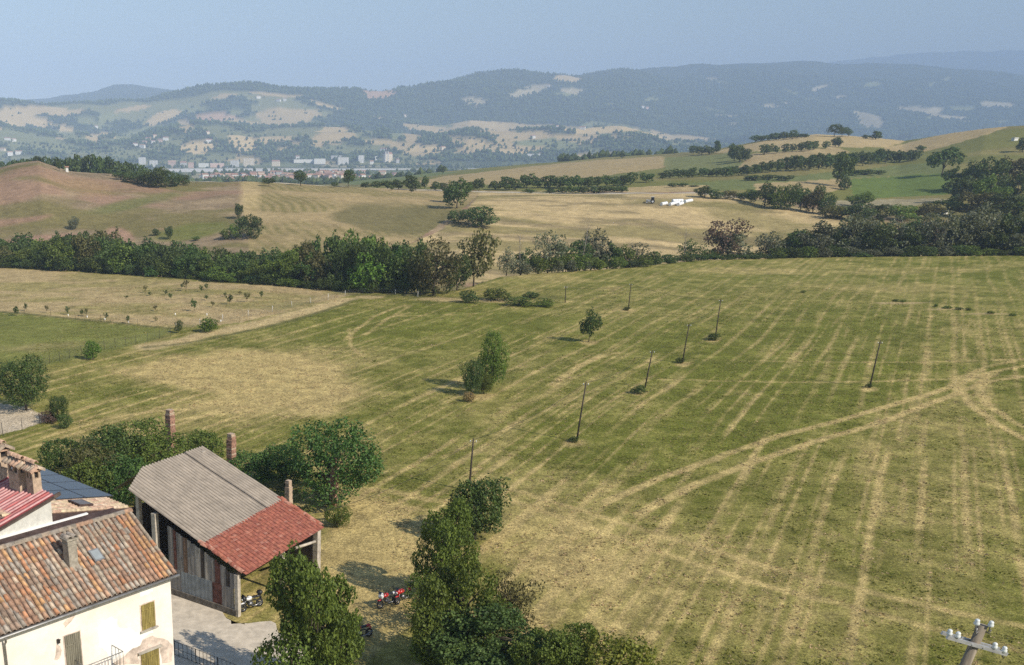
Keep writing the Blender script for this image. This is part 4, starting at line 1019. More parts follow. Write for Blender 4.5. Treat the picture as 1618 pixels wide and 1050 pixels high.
# cut grass and stubble standing on the mown field: one mass of small tufts
n = 60000
tx = g.uniform(-40, 130, n * 3); ty = 44 + 190 * g.random(n * 3) ** 1.5
tt = tx / ty
keep = (tt > -.34) & (tt < .9) & (fbm(tx / 2.2, ty / 2.2, 3, 321) > .47) & ~((tx < 8) & (ty < 84)) & ~((tx < -20) & (ty > 88) & (ty < 122) & (tt < -.24))
tx, ty = tx[keep][:n], ty[keep][:n]
tj = np.searchsorted(ta, tx / ty) - 1; ti = np.searchsorted(rows, ty) - 1
tz = ZG[ti, tj]
cvr = colA[ti, tj]
isdry = (cvr[:, 0] > 0.26) | (g.random(len(tx)) < .12)
def tufts(name, sel, hmin, hmax, m):
    X, Y, Z = tx[sel], ty[sel], tz[sel]; n = len(X)
    V = np.empty((n, 9, 3)); h = g.uniform(hmin, hmax, n)
    for b_ in range(3):
        a_ = g.uniform(0, 6.28, n); w = g.uniform(.05, .13, n); lx = g.uniform(-.12, .12, n); ly = g.uniform(-.12, .12, n)
        ox = g.uniform(-.1, .1, n); oy = g.uniform(-.1, .1, n)
        V[:, b_ * 3 + 0] = np.stack([X + ox - np.cos(a_) * w, Y + oy - np.sin(a_) * w, Z - .03], 1)
        V[:, b_ * 3 + 1] = np.stack([X + ox + np.cos(a_) * w, Y + oy + np.sin(a_) * w, Z - .03], 1)
        V[:, b_ * 3 + 2] = np.stack([X + ox + lx, Y + oy + ly, Z + h], 1)
    me = np_mesh(name, V.reshape(-1, 3), np.arange(n * 9).reshape(-1, 3), [m])
    at_ = me.attributes.new('v', 'FLOAT', 'FACE'); at_.data.foreach_set('value', np.repeat(g.random(n), 3).astype(np.float32))
    tag(link(name, me), kind='stuff')
tufts('green_grass', ~isdry, .03, .11, leaf_mat('grass_blade', (0.22, 0.22, 0.045), tint=(1, 1, .6)))
tufts('dry_grass', isdry, .03, .10, leaf_mat('hay_blade', (0.42, 0.32, 0.17), tint=(1, 1, .8)))
# ---------------------------------------------------------------- farm buildings
M_PLASTER = mat('cream_plaster', (0.86, 0.80, 0.735), .9, .05, .9, .006, col2=(0.76, 0.67, 0.58))
M_WHITE = mat('white_limewash', (0.86, 0.84, 0.80), .9, .04, 2)
M_STUCCO = mat('grey_white_stucco', (0.62, 0.60, 0.54), .95, .12, 5, .01)
M_FASCIA = mat('brown_fascia', (0.085, 0.055, 0.048), .85, .3, 3)
M_SHUT = mat('olive_shutter_paint', (0.30, 0.235, 0.075), .7, .3, 8, .004, stretch=(1, 1, .15))
M_SHUTG = mat('grey_shutter_wood', (0.22, 0.20, 0.15), .85, .35, 8, .004, stretch=(1, 1, .1))
M_CONC = mat('weathered_concrete', (0.42, 0.38, 0.32), .95, .25, 3, .01)
M_METAL = mat('grey_metal', (0.33, 0.32, 0.31), .5, .2, 4, metal=.6)
M_DARKMET = mat('dark_iron', (0.05, 0.045, 0.045), .6, .3, 6, metal=.4)
M_BRICK = mat('old_brick', (0.40, 0.225, 0.155), .95, .4, 5, .012)
M_BRICKP = mat('pale_brick', (0.52, 0.39, 0.28), .95, .3, 5, .012)
TILEC = [(.40, .245, .16), (.33, .20, .135), (.44, .215, .115), (.43, .33, .24), (.36, .295, .225), (.27, .19, .14), (.46, .265, .13), (.33, .28, .23)]
M_TILE = [mat('clay_tile', c, .95, .45, 7, .006, objvar=.25, col2=tuple(q * .45 + .03 for q in c)) for c in TILEC]
M_ROOFP = [mat('pale_clay_tile', c, .95, .3, 6, .006) for c in [(.62, .44, .31), (.68, .52, .38), (.58, .38, .27), (.64, .50, .33)]]
M_GLASS = mat('dark_glass', (.02, .022, .026), .12, .1, 2, spec=.6)

def coppo_mb(L=.50, r0=.086, r1=.070, n=6, th=.018):
    b = MB(); vs = []
    for y, r in ((0, r0), (L, r1)):
        for k in range(n + 1):
            a_ = math.pi * k / n
            vs.append((r * math.cos(a_), y, r * math.sin(a_) * 1.12))
    for y, r in ((0, r0 - th), (L, r1 - th)):
        for k in range(n + 1):
            a_ = math.pi * k / n
            vs.append((r * math.cos(a_), y, r * math.sin(a_) * 1.12))
    m1 = n + 1; fs = []
    for k in range(n): fs.append((k, k + 1, m1 + k + 1, m1 + k))
    for k in range(n): fs.append((2 * m1 + k + 1, 2 * m1 + k, 3 * m1 + k, 3 * m1 + k + 1))
    for k in range(n): fs.append((k + 1, k, 2 * m1 + k, 2 * m1 + k + 1))
    b.add(vs, fs, 0, True)
    return b
def add_mat(b, src, Mx, m=0):
    return b.add([Mx @ Vector(v) for v in src.v], src.f, m, True)
def frame_of(o, rz): return Matrix.Translation(o) @ Matrix.Rotation(rz, 4, 'Z')

# old house in the lower left: local x along the ridge (away, to the right), local y into the house, z up
AZ = math.radians(45.7)
Uv = Vector((math.sin(AZ), math.cos(AZ), 0)); Wv = Vector((-math.cos(AZ), math.sin(AZ), 0))
E = ground(280, 905, HC - 17.0)
RZ = math.atan2(Uv.y, Uv.x)
BASEZ = 3.0
HF = frame_of(Vector((E.x, E.y, BASEZ)), RZ)
HI = HF.inverted()
def plane_hit(x, y, p0, nrm):
    d = Vector(ray(x, y)); o = Vector((0, 0, HC))
    return o + d * ((p0 - o).dot(nrm) / d.dot(nrm))
a, b_, c = ray(208, 808)
s_ = (a / b_ * E.y - E.x) / (Wv.x - a / b_ * Wv.y)
rp = Vector((E.x + Wv.x * s_, E.y + Wv.y * s_, 0)); rp.z = HC + c / b_ * rp.y
S_RUN, S_RISE, EZ = s_, rp.z - E.z, E.z - BASEZ
slope = math.atan2(S_RISE, S_RUN); SL = math.hypot(S_RUN, S_RISE)
OH = 0.22                                       # eaves stand out from the wall
house = empty('farmhouse', HF.translation, RZ)
tag(house, 'old cream plastered farmhouse with weathered terracotta tile roof and olive shutters', 'house')
LEN = 13.0
b = MB()
zt = EZ + math.tan(slope) * OH - .10
b.add([(-LEN, OH, -2.5), (-OH, OH, -2.5), (-OH, 2 * S_RUN - OH, -2.5), (-LEN, 2 * S_RUN - OH, -2.5), (-LEN, OH, zt), (-OH, OH, zt), (-OH, 2 * S_RUN - OH, zt), (-LEN, 2 * S_RUN - OH, zt), (-OH, S_RUN, EZ + S_RISE - .12), (-LEN, S_RUN, EZ + S_RISE - .12)],
      [(0, 1, 5, 4), (2, 3, 7, 6), (1, 2, 6, 8, 5), (3, 0, 4, 9, 7), (0, 3, 2, 1)])
b.build('wall', M_PLASTER, house)
b = MB()
cs, sn = math.cos(slope), math.sin(slope)
def rf(x, t, up=0.0): return Vector((x, t * cs - up * sn, EZ + t * sn + up * cs))
for sgn in (1, -1):
    def rr(x, t, up): 
        v = rf(x, t, up)
        return v if sgn == 1 else Vector((v.x, 2 * S_RUN - v.y, v.z))
    vs = [rr(x, t, u) for x in (-LEN, 0) for t in (0, SL) for u in (-.08, 0)]
    b.add(vs, [(0, 1, 3, 2), (4, 6, 7, 5), (0, 4, 5, 1), (2, 3, 7, 6), (0, 2, 6, 4), (1, 5, 7, 3)])
roof = b.build('roof', mat('roof_underlay', (.13, .085, .06), .95, .3, 3), house)
# gutter tiles lie hollow side up under the covers: one mass
ROT = Matrix.Rotation(slope, 4, 'X')
PITCH, EXPO = 0.245, 0.33
cov = coppo_mb()
tmes = []
for m in M_TILE: tmes.append(cov.mesh('roof_tile', m))
NC, NRW = int(LEN / PITCH), int(SL / EXPO)
lists = []
for i in range(NC):
    kc = rnd.choices(range(8), [4, 3, 4 if i < 6 else 1.6, 2.5, 2.5, 2.5, 4 if i < 5 else 1, 2.5])[0]
    for j in range(NRW):
        x = -.14 - i * PITCH + rnd.uniform(-.02, .02); t = -.05 + j * (SL - .1) / NRW + rnd.uniform(-.02, .02)
        p = rf(x, t, .045 + rnd.uniform(0, .02))
        Mx = Matrix.Translation(p) @ ROT @ Matrix.Rotation(rnd.gauss(0, .028), 4, 'Z') @ Matrix.Rotation(rnd.gauss(-.02, .012), 4, 'X')
        w = (HF @ p); u_, v_ = proj(*w)
        seen = u_ > -8
        if any(abs(x - q[0]) < q[2] and abs(t - q[1]) < q[3] for q in []): seen = seen
        # warmer orange near the gable edge, greyer in the middle
        k = kc if rnd.random() < .45 else rnd.choices(range(8), [4, 3, 4 if i < 6 else 1.6, 2.5, 2, 2, 4 if i < 5 else 1, 2])[0]
        lists.append((seen, w.length, Mx, k))
lists.sort(key=lambda q: (not q[0], q[1]))
for seen, _, Mx, k in lists[:300]:
    o = link('roof_tile', tmes[k], roof); o.matrix_local = Mx
rest = MB()
for seen, _, Mx, k in lists[300:]: add_mat(rest, cov, Mx, k)
for i in range(NC):                             # ridge row and hollow channels
    x = -.14 - i * PITCH - PITCH / 2
    vs = []; 
    for t in (-.03, SL):
        for q in range(5):
            a_ = math.pi * q / 4
            vs.append(rf(x + .07 * math.cos(a_), t, .07 - .065 * math.sin(a_)))
    rest.add(vs, [(q, q + 1, 6 + q, 5 + q) for q in range(4)], rnd.choice([1, 5, 7]), True)
tag(rest.build('tile_bed', M_TILE, house), kind='stuff')
b = MB()
for i in range(int(LEN / .42)):
    Mx = Matrix.Translation((-i * .42 - .02, S_RUN, EZ + S_RISE + .045)) @ Matrix.Rotation(math.pi / 2 + rnd.gauss(0, .03), 4, 'Z') @ Matrix.Rotation(.03, 4, 'X')
    add_mat(b, coppo_mb(.5, .14, .11), Mx, rnd.choice([0, 3, 4, 7]))
tag(b.build('ridge_tiles', M_TILE, house), kind='stuff')
b = MB()
b.tube([(-LEN, -.07, EZ - .10), (.05, -.07, EZ - .10)], .065, 8)
b.box((-LEN / 2, .07, EZ - .10), (LEN, .10, .05))
gut = b.build('gutter', M_METAL, house)
def wl(x, y):                                   # picture point on the front wall -> local x, z
    v = HI @ plane_hit(x, y, HF @ Vector((0, OH, 0)), Wv)
    return v.x, v.z
xd, zd = wl(5, 1015)
b = MB(); b.tube([(xd, -.07, EZ - .12), (xd, .0, EZ - .35), (xd, OH - .08, EZ - .55), (xd, OH - .08, -2)], .05, 8); b.build('downpipe', M_METAL, house)
def poly_plate(pts, d0, d1, m, name, parent, ragged=0.0):
    P = [wl(*q) for q in pts]
    if ragged:
        out = []
        for i, p in enumerate(P):
            q = P[(i + 1) % len(P)]
            for t in (0, .33, .66): out.append((p[0] + (q[0] - p[0]) * t + rnd.uniform(-ragged, ragged), p[1] + (q[1] - p[1]) * t + rnd.uniform(-ragged, ragged)))
        P = out
    n = len(P); b = MB()
    b.add([(x, OH - d1, z) for x, z in P] + [(x, OH - d0, z) for x, z in P], [tuple(range(n))[::-1]] + [(i, (i + 1) % n, n + (i + 1) % n, n + i) for i in range(n)])
    return b.build(name, m, parent)
c3 = lambda *P: [(x / 5.393, 900 + y / 5.393) for x, y in P]
poly_plate(c3((835, 470), (870, 440), (940, 410), (1000, 420), (1010, 490), (1110, 500), (1150, 530), (1200, 540), (1300, 500), (1310, 530), (1230, 575), (1190, 640), (1100, 690), (960, 770), (930, 740), (900, 700), (845, 660), (830, 560)), -.01, .004, M_WHITE, 'plaster_patch', house, .04)
poly_plate(c3((1180, 165), (1300, 120), (1305, 180), (1250, 210), (1195, 225)), -.01, .004, M_WHITE, 'plaster_patch', house, .03)
M_STAIN = mat('bare_pink_plaster', (0.70, 0.57, 0.48), .95, .3, 2.5, .006)
poly_plate(c3((1200, 600), (1290, 555), (1440, 600), (1470, 640), (1470, 780), (1380, 800), (1360, 640), (1180, 720), (1190, 800), (960, 805), (1100, 700)), -.01, .003, M_STAIN, 'plaster_patch', house, .05)
poly_plate(c3((540, 450), (620, 380), (650, 375), (600, 450), (550, 490)), -.01, .003, M_STAIN, 'plaster_patch', house, .04)
poly_plate(c3((470, 640), (520, 650), (510, 760), (470, 770)), -.01, .003, M_STAIN, 'plaster_patch', house, .05)
def shutter_window(tl, tr, br, bl, m, leaves, name='window', lintel=False):
    P = [wl(*q) for q in (tl, tr, br, bl)]
    x0 = (P[0][0] + P[3][0]) / 2; x1 = (P[1][0] + P[2][0]) / 2; z1 = (P[0][1] + P[1][1]) / 2; z0 = (P[2][1] + P[3][1]) / 2
    b = MB(); w = x1 - x0; h = z1 - z0
    b.box(((x0 + x1) / 2, OH - .006, (z0 + z1) / 2), (w + .10, .02, h + .08), None, 0)
    b.box(((x0 + x1) / 2, OH - .04, z0 - .06), (w + .22, .14, .06), None, 1)
    if lintel: b.box(((x0 + x1) / 2, OH - .05, z1 + .07), (w + .3, .16, .08), None, 1)
    f = b.build(name, [M_STAIN, M_CONC], house)
    for k in range(leaves):
        wk = w / leaves; xa = x0 + wk * k
        b = MB(); nb = 4
        for q in range(nb): b.box((xa + wk * (q + .5) / nb, OH - .035, (z0 + z1) / 2 + rnd.uniform(-.01, .01)), (wk / nb - .012, .03, h))
        for zz in (z0 + h * .2, z0 + h * .8): b.box((xa + wk / 2, OH - .062, zz), (wk - .03, .02, .07))
        b.build('shutter', m, f)
shutter_window((222, 956), (243, 949), (245, 988), (224, 995), M_SHUT, 2)
shutter_window((222, 1033), (250, 1022), (252, 1066), (224, 1075), M_SHUT, 2, lintel=True)
shutter_window((103, 1005), (126, 996), (131, 1070), (106, 1082), M_SHUTG, 2, name='balcony_door')
x0, z0 = wl(150, 1062)
b = MB(); b.box((x0, OH - .42, z0 - .05), (1.9, .84, .12)); bal = b.build('balcony', M_CONC, house)
b = MB()
for zz in (z0 + .95, z0 + .08):
    b.tube([(x0 - .93, OH, zz), (x0 - .93, OH - .8, zz), (x0 + .93, OH - .8, zz), (x0 + .93, OH, zz)], .022, 5)
for k in range(13): b.tube([(x0 - .93 + k * 1.86 / 12, OH - .8, z0), (x0 - .93 + k * 1.86 / 12, OH - .8, z0 + .95)], .014, 4)
for k in (.25, .5): 
    for sx in (-.93, .93): b.tube([(x0 + sx, OH - .8 * k * 1.2, z0), (x0 + sx, OH - .8 * k * 1.2, z0 + .95)], .014, 4)
b.build('railing', M_METAL, bal)
xb, zb = wl(91, 1012)
b = MB(); b.box((xb, OH - .06, zb), (.10, .12, .16)); b.tube([(xb, OH - .02, zb + .05), (xb, OH - .22, zb + .12)], .025, 6); b.build('wall_lamp', M_DARKMET, house)
# little chimney and roof window on the slope
RN = Vector((0, -sn, cs)); RNw = (HF.to_3x3() @ RN)
def on_roof(x, y): return HI @ plane_hit(x, y, HF @ rf(-3, 1), RNw)
q = on_roof(113, 893)
b = MB()
b.box((q.x, q.y, q.z + .42), (.42, .42, 1.25)); 
b.box((q.x, q.y, q.z + 1.0), (.48, .48, .06)); b.box((q.x, q.y, q.z + 1.10), (.44, .44, .14)); b.box((q.x, q.y, q.z + 1.22), (.56, .56, .07)); b.box((q.x, q.y - .05, q.z + .03), (.6, .7, .05), Matrix.Rotation(slope, 3, 'X'))
ch = b.build('chimney', mat('grey_render', (.36, .32, .26), .95, .25, 6, .01), house)
b = MB()
for sx in (-.13, .13):
    add_mat(b, coppo_mb(.6, .12, .1), Matrix.Translation((q.x + sx, q.y - .3, q.z + 1.27)), 0)
b.build('chimney_cap', M_TILE[7], ch)
q = on_roof(151, 880)
R3 = Matrix.Rotation(slope, 3, 'X')
b = MB(); b.box(q + RN * .09, (.5, .62, .18), R3, 0); b.box(q + RN * .184, (.38, .48, .012), R3, 1); b.build('skylight', [M_METAL, mat('sky_glass', (.30, .33, .34), .15, .1, 2)], house)

# house behind: low tiled roof with solar panels
Bp = ground(203, 803, HC - 15.35); 
F2 = frame_of(Vector((Bp.x, Bp.y, BASEZ)), RZ); I2 = F2.inverted(); Z2 = Bp.z - BASEZ
sl2 = math.radians(10.5); c2_, s2_ = math.cos(sl2), math.sin(sl2)
house2 = empty('farmhouse', F2.translation, RZ)
tag(house2, 'farmhouse with pale tile roof carrying dark solar panels, behind the terracotta roof', 'house')
W2, D2 = 6.5, 9.2
def r2(x, y, up=0.0): return Vector((-x * c2_ + up * s2_, y, Z2 + x * s2_ + up * c2_))   # x: distance up the slope, y along the eaves
b = MB()
b.add([(-W2 + .2, .25, -2.5), (-.25, .25, -2.5), (-.25, D2 - .25, -2.5), (-W2 + .2, D2 - .25, -2.5), (-W2 + .2, .25, Z2 + W2 * .185 - .18), (-.25, .25, Z2 - .1), (-.25, D2 - .25, Z2 - .1), (-W2 + .2, D2 - .25, Z2 + W2 * .185 - .18)], [(0, 1, 5, 4), (1, 2, 6, 5), (2, 3, 7, 6), (3, 0, 4, 7)])
b.build('wall', M_STUCCO, house2)
b = MB()
vs = [r2(x, y, u) for x in (0, W2) for y in (0, D2) for u in (-.14, 0)]
b.add(vs, [(0, 1, 3, 2), (4, 6, 7, 5), (0, 4, 5, 1), (2, 3, 7, 6), (0, 2, 6, 4), (1, 5, 7, 3)])
rf2 = b.build('roof', M_ROOFP[2], house2)
b = MB(); flat = coppo_mb(.46, .11, .085, 4)
for i in range(int(D2 / .24)):
    for j in range(int(W2 / .40)):
        Mx = Matrix.Translation(r2(.0 + j * .40 + .0, .12 + i * .24, .03)) @ Matrix.Rotation(sl2, 4, 'Y') @ Matrix.Rotation(math.pi / 2 + rnd.gauss(0, .03), 4, 'Z')
        add_mat(b, flat, Mx, rnd.choices([0, 1, 2, 3], [3, 3, 1.5, 2])[0])
tag(b.build('roof_tiles', M_ROOFP, house2), kind='stuff')
b = MB(); b.tube([(.08, -.1, Z2 - .05), (.08, D2, Z2 - .05)], .075, 8); b.box((-.02, D2 / 2, Z2 - .07), (.05, D2, .16)); b.build('gutter', mat('copper_brown_gutter', (.20, .085, .06), .5, .2, 4, metal=.3), house2)
b = MB()
vs = [r2(x, y, u) for x in (-.02, W2) for y in (-.05, .012) for u in (-.75, .0)]
b.add(vs, [(0, 1, 3, 2), (4, 6, 7, 5), (0, 4, 5, 1), (2, 3, 7, 6), (0, 2, 6, 4), (1, 5, 7, 3)])
b.build('fascia', M_FASCIA, house2)
N2w = F2.to_3x3() @ Vector((s2_, 0, c2_))
def on2(x, y):
    v = I2 @ plane_hit(x, y, F2 @ r2(1, 1), N2w)
    return -v.x / c2_, v.y
p0, p1, p2 = on2(155, 790), on2(69, 734), on2(79, 790)
xa, ya, yb_ = p0[0] * .5 + p1[0] * .5, p0[1], p1[1]
wtot = max(2.0, min(3.4, p2[0] - xa))
M_PV = mat('solar_cell', (.016, .019, .03), .18, .2, 3, spec=.6); M_PVF = mat('panel_frame', (.12, .12, .13), .4, .2, 4, metal=.7)
for i in range(2):
    for j in range(5):
        hx, hy = wtot / 2, (yb_ - ya) / 5
        cx, cy = xa + hx * (i + .5), ya + hy * (j + .5)
        b = MB(); Rm = Matrix.Rotation(sl2, 3, 'Y')
        b.box(r2(cx, cy, .15), (hx - .03, hy - .03, .04), Rm, 1); b.box(r2(cx, cy, .172), (hx - .09, hy - .09, .006), Rm, 0)
        b.box(r2(cx - hx / 2 + .08, cy - hy / 2 + .05, .178), (.08, .06, .012), Rm, 1)
        b.build('solar_panel', [M_PV, M_PVF], house2)
q = on2(127, 800)
b = MB(); b.box(r2(q[0], q[1], .12), (.75, .95, .2), Matrix.Rotation(sl2, 3, 'Y'), 0); b.box(r2(q[0], q[1], .224), (.6, .8, .012), Matrix.Rotation(sl2, 3, 'Y'), 1); b.build('skylight', [M_FASCIA, mat('hatch_cover', (.17, .15, .14), .4, .2, 3)], house2)

# house with the red corrugated roof, at the left edge
rpw = rp.copy()
def on_vert(x, y, off):                          # vertical plane parallel to the ridge, off metres behind it
    return plane_hit(x, y, rpw + Wv * off, Wv)
K = on_vert(80, 783, 1.0); Kb = on_vert(80, 825, 1.0); Kl = on_vert(0, 830, 1.0)
F3 = frame_of(Vector((K.x, K.y, BASEZ)), RZ); Z3 = K.z - BASEZ
tl3 = (K.z - Kl.z) / (K - Kl).xy.length
a3 = math.atan(tl3)
house3 = empty('farmhouse', F3.translation, RZ)
tag(house3, 'whitewashed farmhouse with red corrugated metal roof and hooded chimneys at the left edge', 'house')
W3, D3 = 8.0, 6.0
b = MB(); b.add([(-W3, 0, -2.5), (-.02, 0, -2.5), (-.02, D3, -2.5), (-W3, D3, -2.5), (-W3, 0, Z3 - W3 * tl3 - .1), (-.02, 0, Z3 - .1), (-.02, D3, Z3 - .1), (-W3, D3, Z3 - W3 * tl3 - .1)], [(0, 1, 5, 4), (1, 2, 6, 5), (2, 3, 7, 6), (3, 0, 4, 7)])
b.build('wall', M_STUCCO, house3)
zl = Z3 - .1 - (K.z - .1 - Kb.z)
b = MB(); b.box((-2.0, -.07, zl - .05), (7.4, .14, .1)); b.build('ledge', M_WHITE, house3)
b = MB(); b.box((-1.5, -.62, zl - .16), (9.0, .95, .1), Matrix.Rotation(.12, 3, 'X')); b.build('flashing', M_FASCIA, house3)
b = MB(); b.box((-3.0, -.02, Z3 - 3.0 * tl3 - .12), (7.2, .10, .16), Matrix.Rotation(-a3, 3, 'Y')); b.build('verge_board', mat('grey_brown_board', (.12, .09, .075), .8, .3, 4), house3)
M_RED = mat('red_sheet', (.36, .055, .055), .45, .35, 2.5, metal=.0, col2=(.22, .05, .05))
b = MB(); vs = [(-x * math.cos(a3), y, Z3 - x * math.sin(a3) - .06 + u) for x in (-.1, W3) for y in (-.1, D3) for u in (-.05, 0)]
b.add(vs, [(0, 1, 3, 2), (4, 6, 7, 5), (0, 4, 5, 1), (2, 3, 7, 6), (0, 2, 6, 4), (1, 5, 7, 3)]); rf3 = b.build('roof', M_FASCIA, house3)
M_RIB = mat('pink_faded_rib', (.52, .27, .26), .5, .25, 3)
for k in range(4):
    b = MB(); y0 = -.12 + k * 1.0
    prof = []
    for r_ in range(4):
        yy = y0 + r_ * .25
        prof += [(yy, 0, 0), (yy + .13, 0, 0), (yy + .16, .055, 1), (yy + .22, .055, 1), (yy + .25, 0, 0)]
    for i in range(len(prof) - 1):
        (ya_, ua, _), (yb2, ub, mm) = prof[i], prof[i + 1]
        if abs(yb2 - ya_) < 1e-6: continue
        pt = lambda x, y, u: (-x * math.cos(a3) + u * -math.sin(a3) * 0, y, Z3 - x * math.sin(a3) + u)
        b.quad(pt(-.12, ya_, ua), pt(W3, ya_, ua), pt(W3, yb2, ub), pt(-.12, yb2, ub), 1 if (ua > .05 or ub > .05) and rnd.random() < .85 else 0)
    b.build('roof_sheet', [M_RED, M_RIB], rf3)
I3 = F3.inverted()
def chimney(px_, py_, w, dpt, hgt_, topscale=1.5, off=0.4, lbl=None):
    v = I3 @ plane_hit(px_, py_, F3 @ Vector((0, 0, Z3)), Vector((0, 0, 1)))
    b = MB(); zb_ = v.z - .6
    b.box((v.x, v.y, zb_ + (hgt_ + .6) / 2), (w, dpt, hgt_ + .6))
    for sx in (-1, 1):
        for sy in (-1, 0, 1): b.box((v.x + sx * (w / 2 - .06), v.y + sy * (dpt / 2 - .06), zb_ + hgt_ + .6 + .15), (.11, .11, .3))
    b.box((v.x, v.y, zb_ + hgt_ + .6 + .10), (w * .5, dpt * .5, .2), None, 1)
    c_ = b.build('chimney', [M_BRICKP, M_DARKMET], house3)
    b = MB(); zt_ = zb_ + hgt_ + .9
    for sgn in (-1, 1):
        for k in range(5):
            Mx = Matrix.Translation((v.x + sgn * w * .78, v.y - dpt * .62 + k * dpt * 1.24 / 4, zt_)) @ Matrix.Rotation(math.pi / 2 if sgn > 0 else -math.pi / 2, 4, 'Z') @ Matrix.Rotation(.5, 4, 'X')
            add_mat(b, coppo_mb(w * .95, .12, .10), Mx, rnd.choice([0, 3]))
    b.box((v.x, v.y, zt_ + .05), (w * 1.1, dpt * 1.2, .06), None, 0)
    for k in range(3): add_mat(b, coppo_mb(.42, .12, .1), Matrix.Translation((v.x, v.y - dpt * .62 + k * .36, zt_ + .38)), 0)
    b.build('hood', [M_ROOFP[2], M_TILE[0], M_TILE[1], M_TILE[3]], c_)
chimney(55, 775, .42, .55, .62)
chimney(30, 768, .42, .9, .70)
chimney(4, 752, .55, .75, .95)

# ---------------------------------------------------------------- open shed
Lp = ground(376, 973); Rp = ground(500, 906)
def W(o): return Matrix.Translation(-o.location)
shed = empty('open_shed', Lp)
tag(shed, 'open farm shed with grey corrugated roof half and red tile half, patched board side', 'shed')
def wb(mb, name, m, parent=None):                # world-coordinate builder under the shed
    p_ = parent or shed
    mb.v = [tuple(Vector(v) - Lp) for v in mb.v]
    return mb.build(name, m, p_)
dF = (Rp - Lp).normalized(); dS = Vector((-dF.y, dF.x, 0))
EVF = ground(385, 907, 3.2); EVR = ground(509, 832, 3.6)          # low eave over the open front
def along(P, x, y):                               # up the slope from P, straight back, to the sight line through a picture point
    a, b_, c = ray(x, y)
    s = (a / b_ * P.y - P.x) / (dS.x - a / b_ * dS.y)
    return Vector((P.x + dS.x * s, P.y + dS.y * s, HC + c / b_ * (P.y + dS.y * s)))
EVB = along(EVF, 178, 757); RGB = along(EVR, 318, 705)             # ridge
zr = (EVB.z + RGB.z) / 2
EVB.z = RGB.z = zr
sR = ((EVB - EVF).xy.length + (RGB - EVR).xy.length) / 2
EVB = Vector((EVF.x + dS.x * (EVB - EVF).xy.length, EVF.y + dS.y * (EVB - EVF).xy.length, zr))
GM_E = along(EVF, 320, 857); GM_R = along(EVR, 444, 787)
tE = (GM_E - EVF).xy.length / (EVB - EVF).xy.length; tR = (GM_R - EVR).xy.length / (RGB - EVR).xy.length
def rs(s, t):                                     # s up the slope (0 eave, 1 ridge), t across from the board side
    return (EVF.lerp(EVB, s)).lerp(EVR.lerp(RGB, s), t)
M_ASB = mat('weathered_fibre_cement', (.41, .345, .275), .95, .22, 1.2, .006, col2=(.30, .255, .205))
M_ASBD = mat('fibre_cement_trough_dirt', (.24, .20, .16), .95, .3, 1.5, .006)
def corr(t0, t1, lift, name):
    b = MB(); per = 6; n = int(round(30 * (t1 - t0))) * per; rows_ = 8
    vs = []; fs = []
    for i in range(n + 1):
        t = t0 + (t1 - t0) * i / n
        s0 = tE + (tR - tE) * t - .015
        cut = 1 - max(0, .13 - .42 * t)           # the far corner of the roof is cut back
        for j in range(rows_ + 1):
            vs.append(rs(s0 + (cut - s0) * j / rows_, t) + Vector((0, 0, lift + .055 * math.cos(2 * math.pi * i / per) + .05 * (vnoise(t * 5, j * .8, 9) - .5))))
    m_ = rows_ + 1
    for i in range(n):
        for j in range(rows_): fs.append((i * m_ + j, i * m_ + j + 1, (i + 1) * m_ + j + 1, (i + 1) * m_ + j))
    b.add(vs, fs, 0, False)
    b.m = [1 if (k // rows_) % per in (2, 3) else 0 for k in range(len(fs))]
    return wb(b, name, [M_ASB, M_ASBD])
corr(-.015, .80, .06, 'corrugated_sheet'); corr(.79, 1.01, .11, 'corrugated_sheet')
M_REDT = [mat('red_clay_tile', c, .9, .3, 4, .006) for c in [(.37, .125, .082), (.41, .155, .10), (.31, .105, .075), (.45, .22, .16)]]
b = MB()
nS, nT = 24, 26
for i in range(nS):
    for j in range(nT):
        t = (j + .5) / nT
        smax = tE + (tR - tE) * t
        s = -.015 + (smax + .015) * (i + .5) / nS
        p_ = rs(s, t); ds_ = (rs(s + .02, t) - p_).normalized(); dt_ = (rs(s, t + .05) - p_).normalized(); nn = ds_.cross(dt_).normalized()
        if nn.z < 0: nn = -nn
        wS = (EVB - EVF).length * (smax + .015) / nS; wT = (EVR - EVF).length / nT
        Rm = Matrix((ds_, dt_, nn)).transposed() @ Matrix.Rotation(-.09 + rnd.gauss(0, .02), 3, 'X') @ Matrix.Rotation(rnd.gauss(0, .03), 3, 'Z')
        b.box(p_ + nn * (.06 + rnd.uniform(0, .02)), (wS * .97, wT * 1.12, .03), Rm, rnd.choices([0, 1, 2, 3], [5, 3, 3, .6])[0])
        b.box(p_ + nn * .085, (wS * .18, wT * 1.0, .03), Rm, rnd.choices([0, 1, 2], [4, 2, 3])[0])
rt = wb(b, 'red_tiles', M_REDT); tag(rt, kind='stuff')
cov2 = coppo_mb(.55, .16, .13)
def edge_tiles(P0, P1, n, name):
    d = (P1 - P0)
    for k in range(n):
        if rnd.random() < .06: continue
        b = MB(); p_ = P0.lerp(P1, (k + .1) / n) + Vector((0, 0, .07 + rnd.uniform(-.02, .04)))
        rz = math.atan2(d.y, d.x) - math.pi / 2 + rnd.gauss(0, .13)
        add_mat(b, cov2, Matrix.Translation(p_) @ Matrix.Rotation(rz, 4, 'Z') @ Matrix.Rotation(math.asin(d.z / d.length) + rnd.gauss(0, .05), 4, 'X'), 0)
        wb(b, name, rnd.choice(M_REDT + [M_REDT[3]]))
edge_tiles(rs(0, 0), rs(tE, 0), 14, 'edge_tile'); edge_tiles(rs(0, 1), rs(tR, 1), 16, 'verge_tile')
b = MB(); vs = []
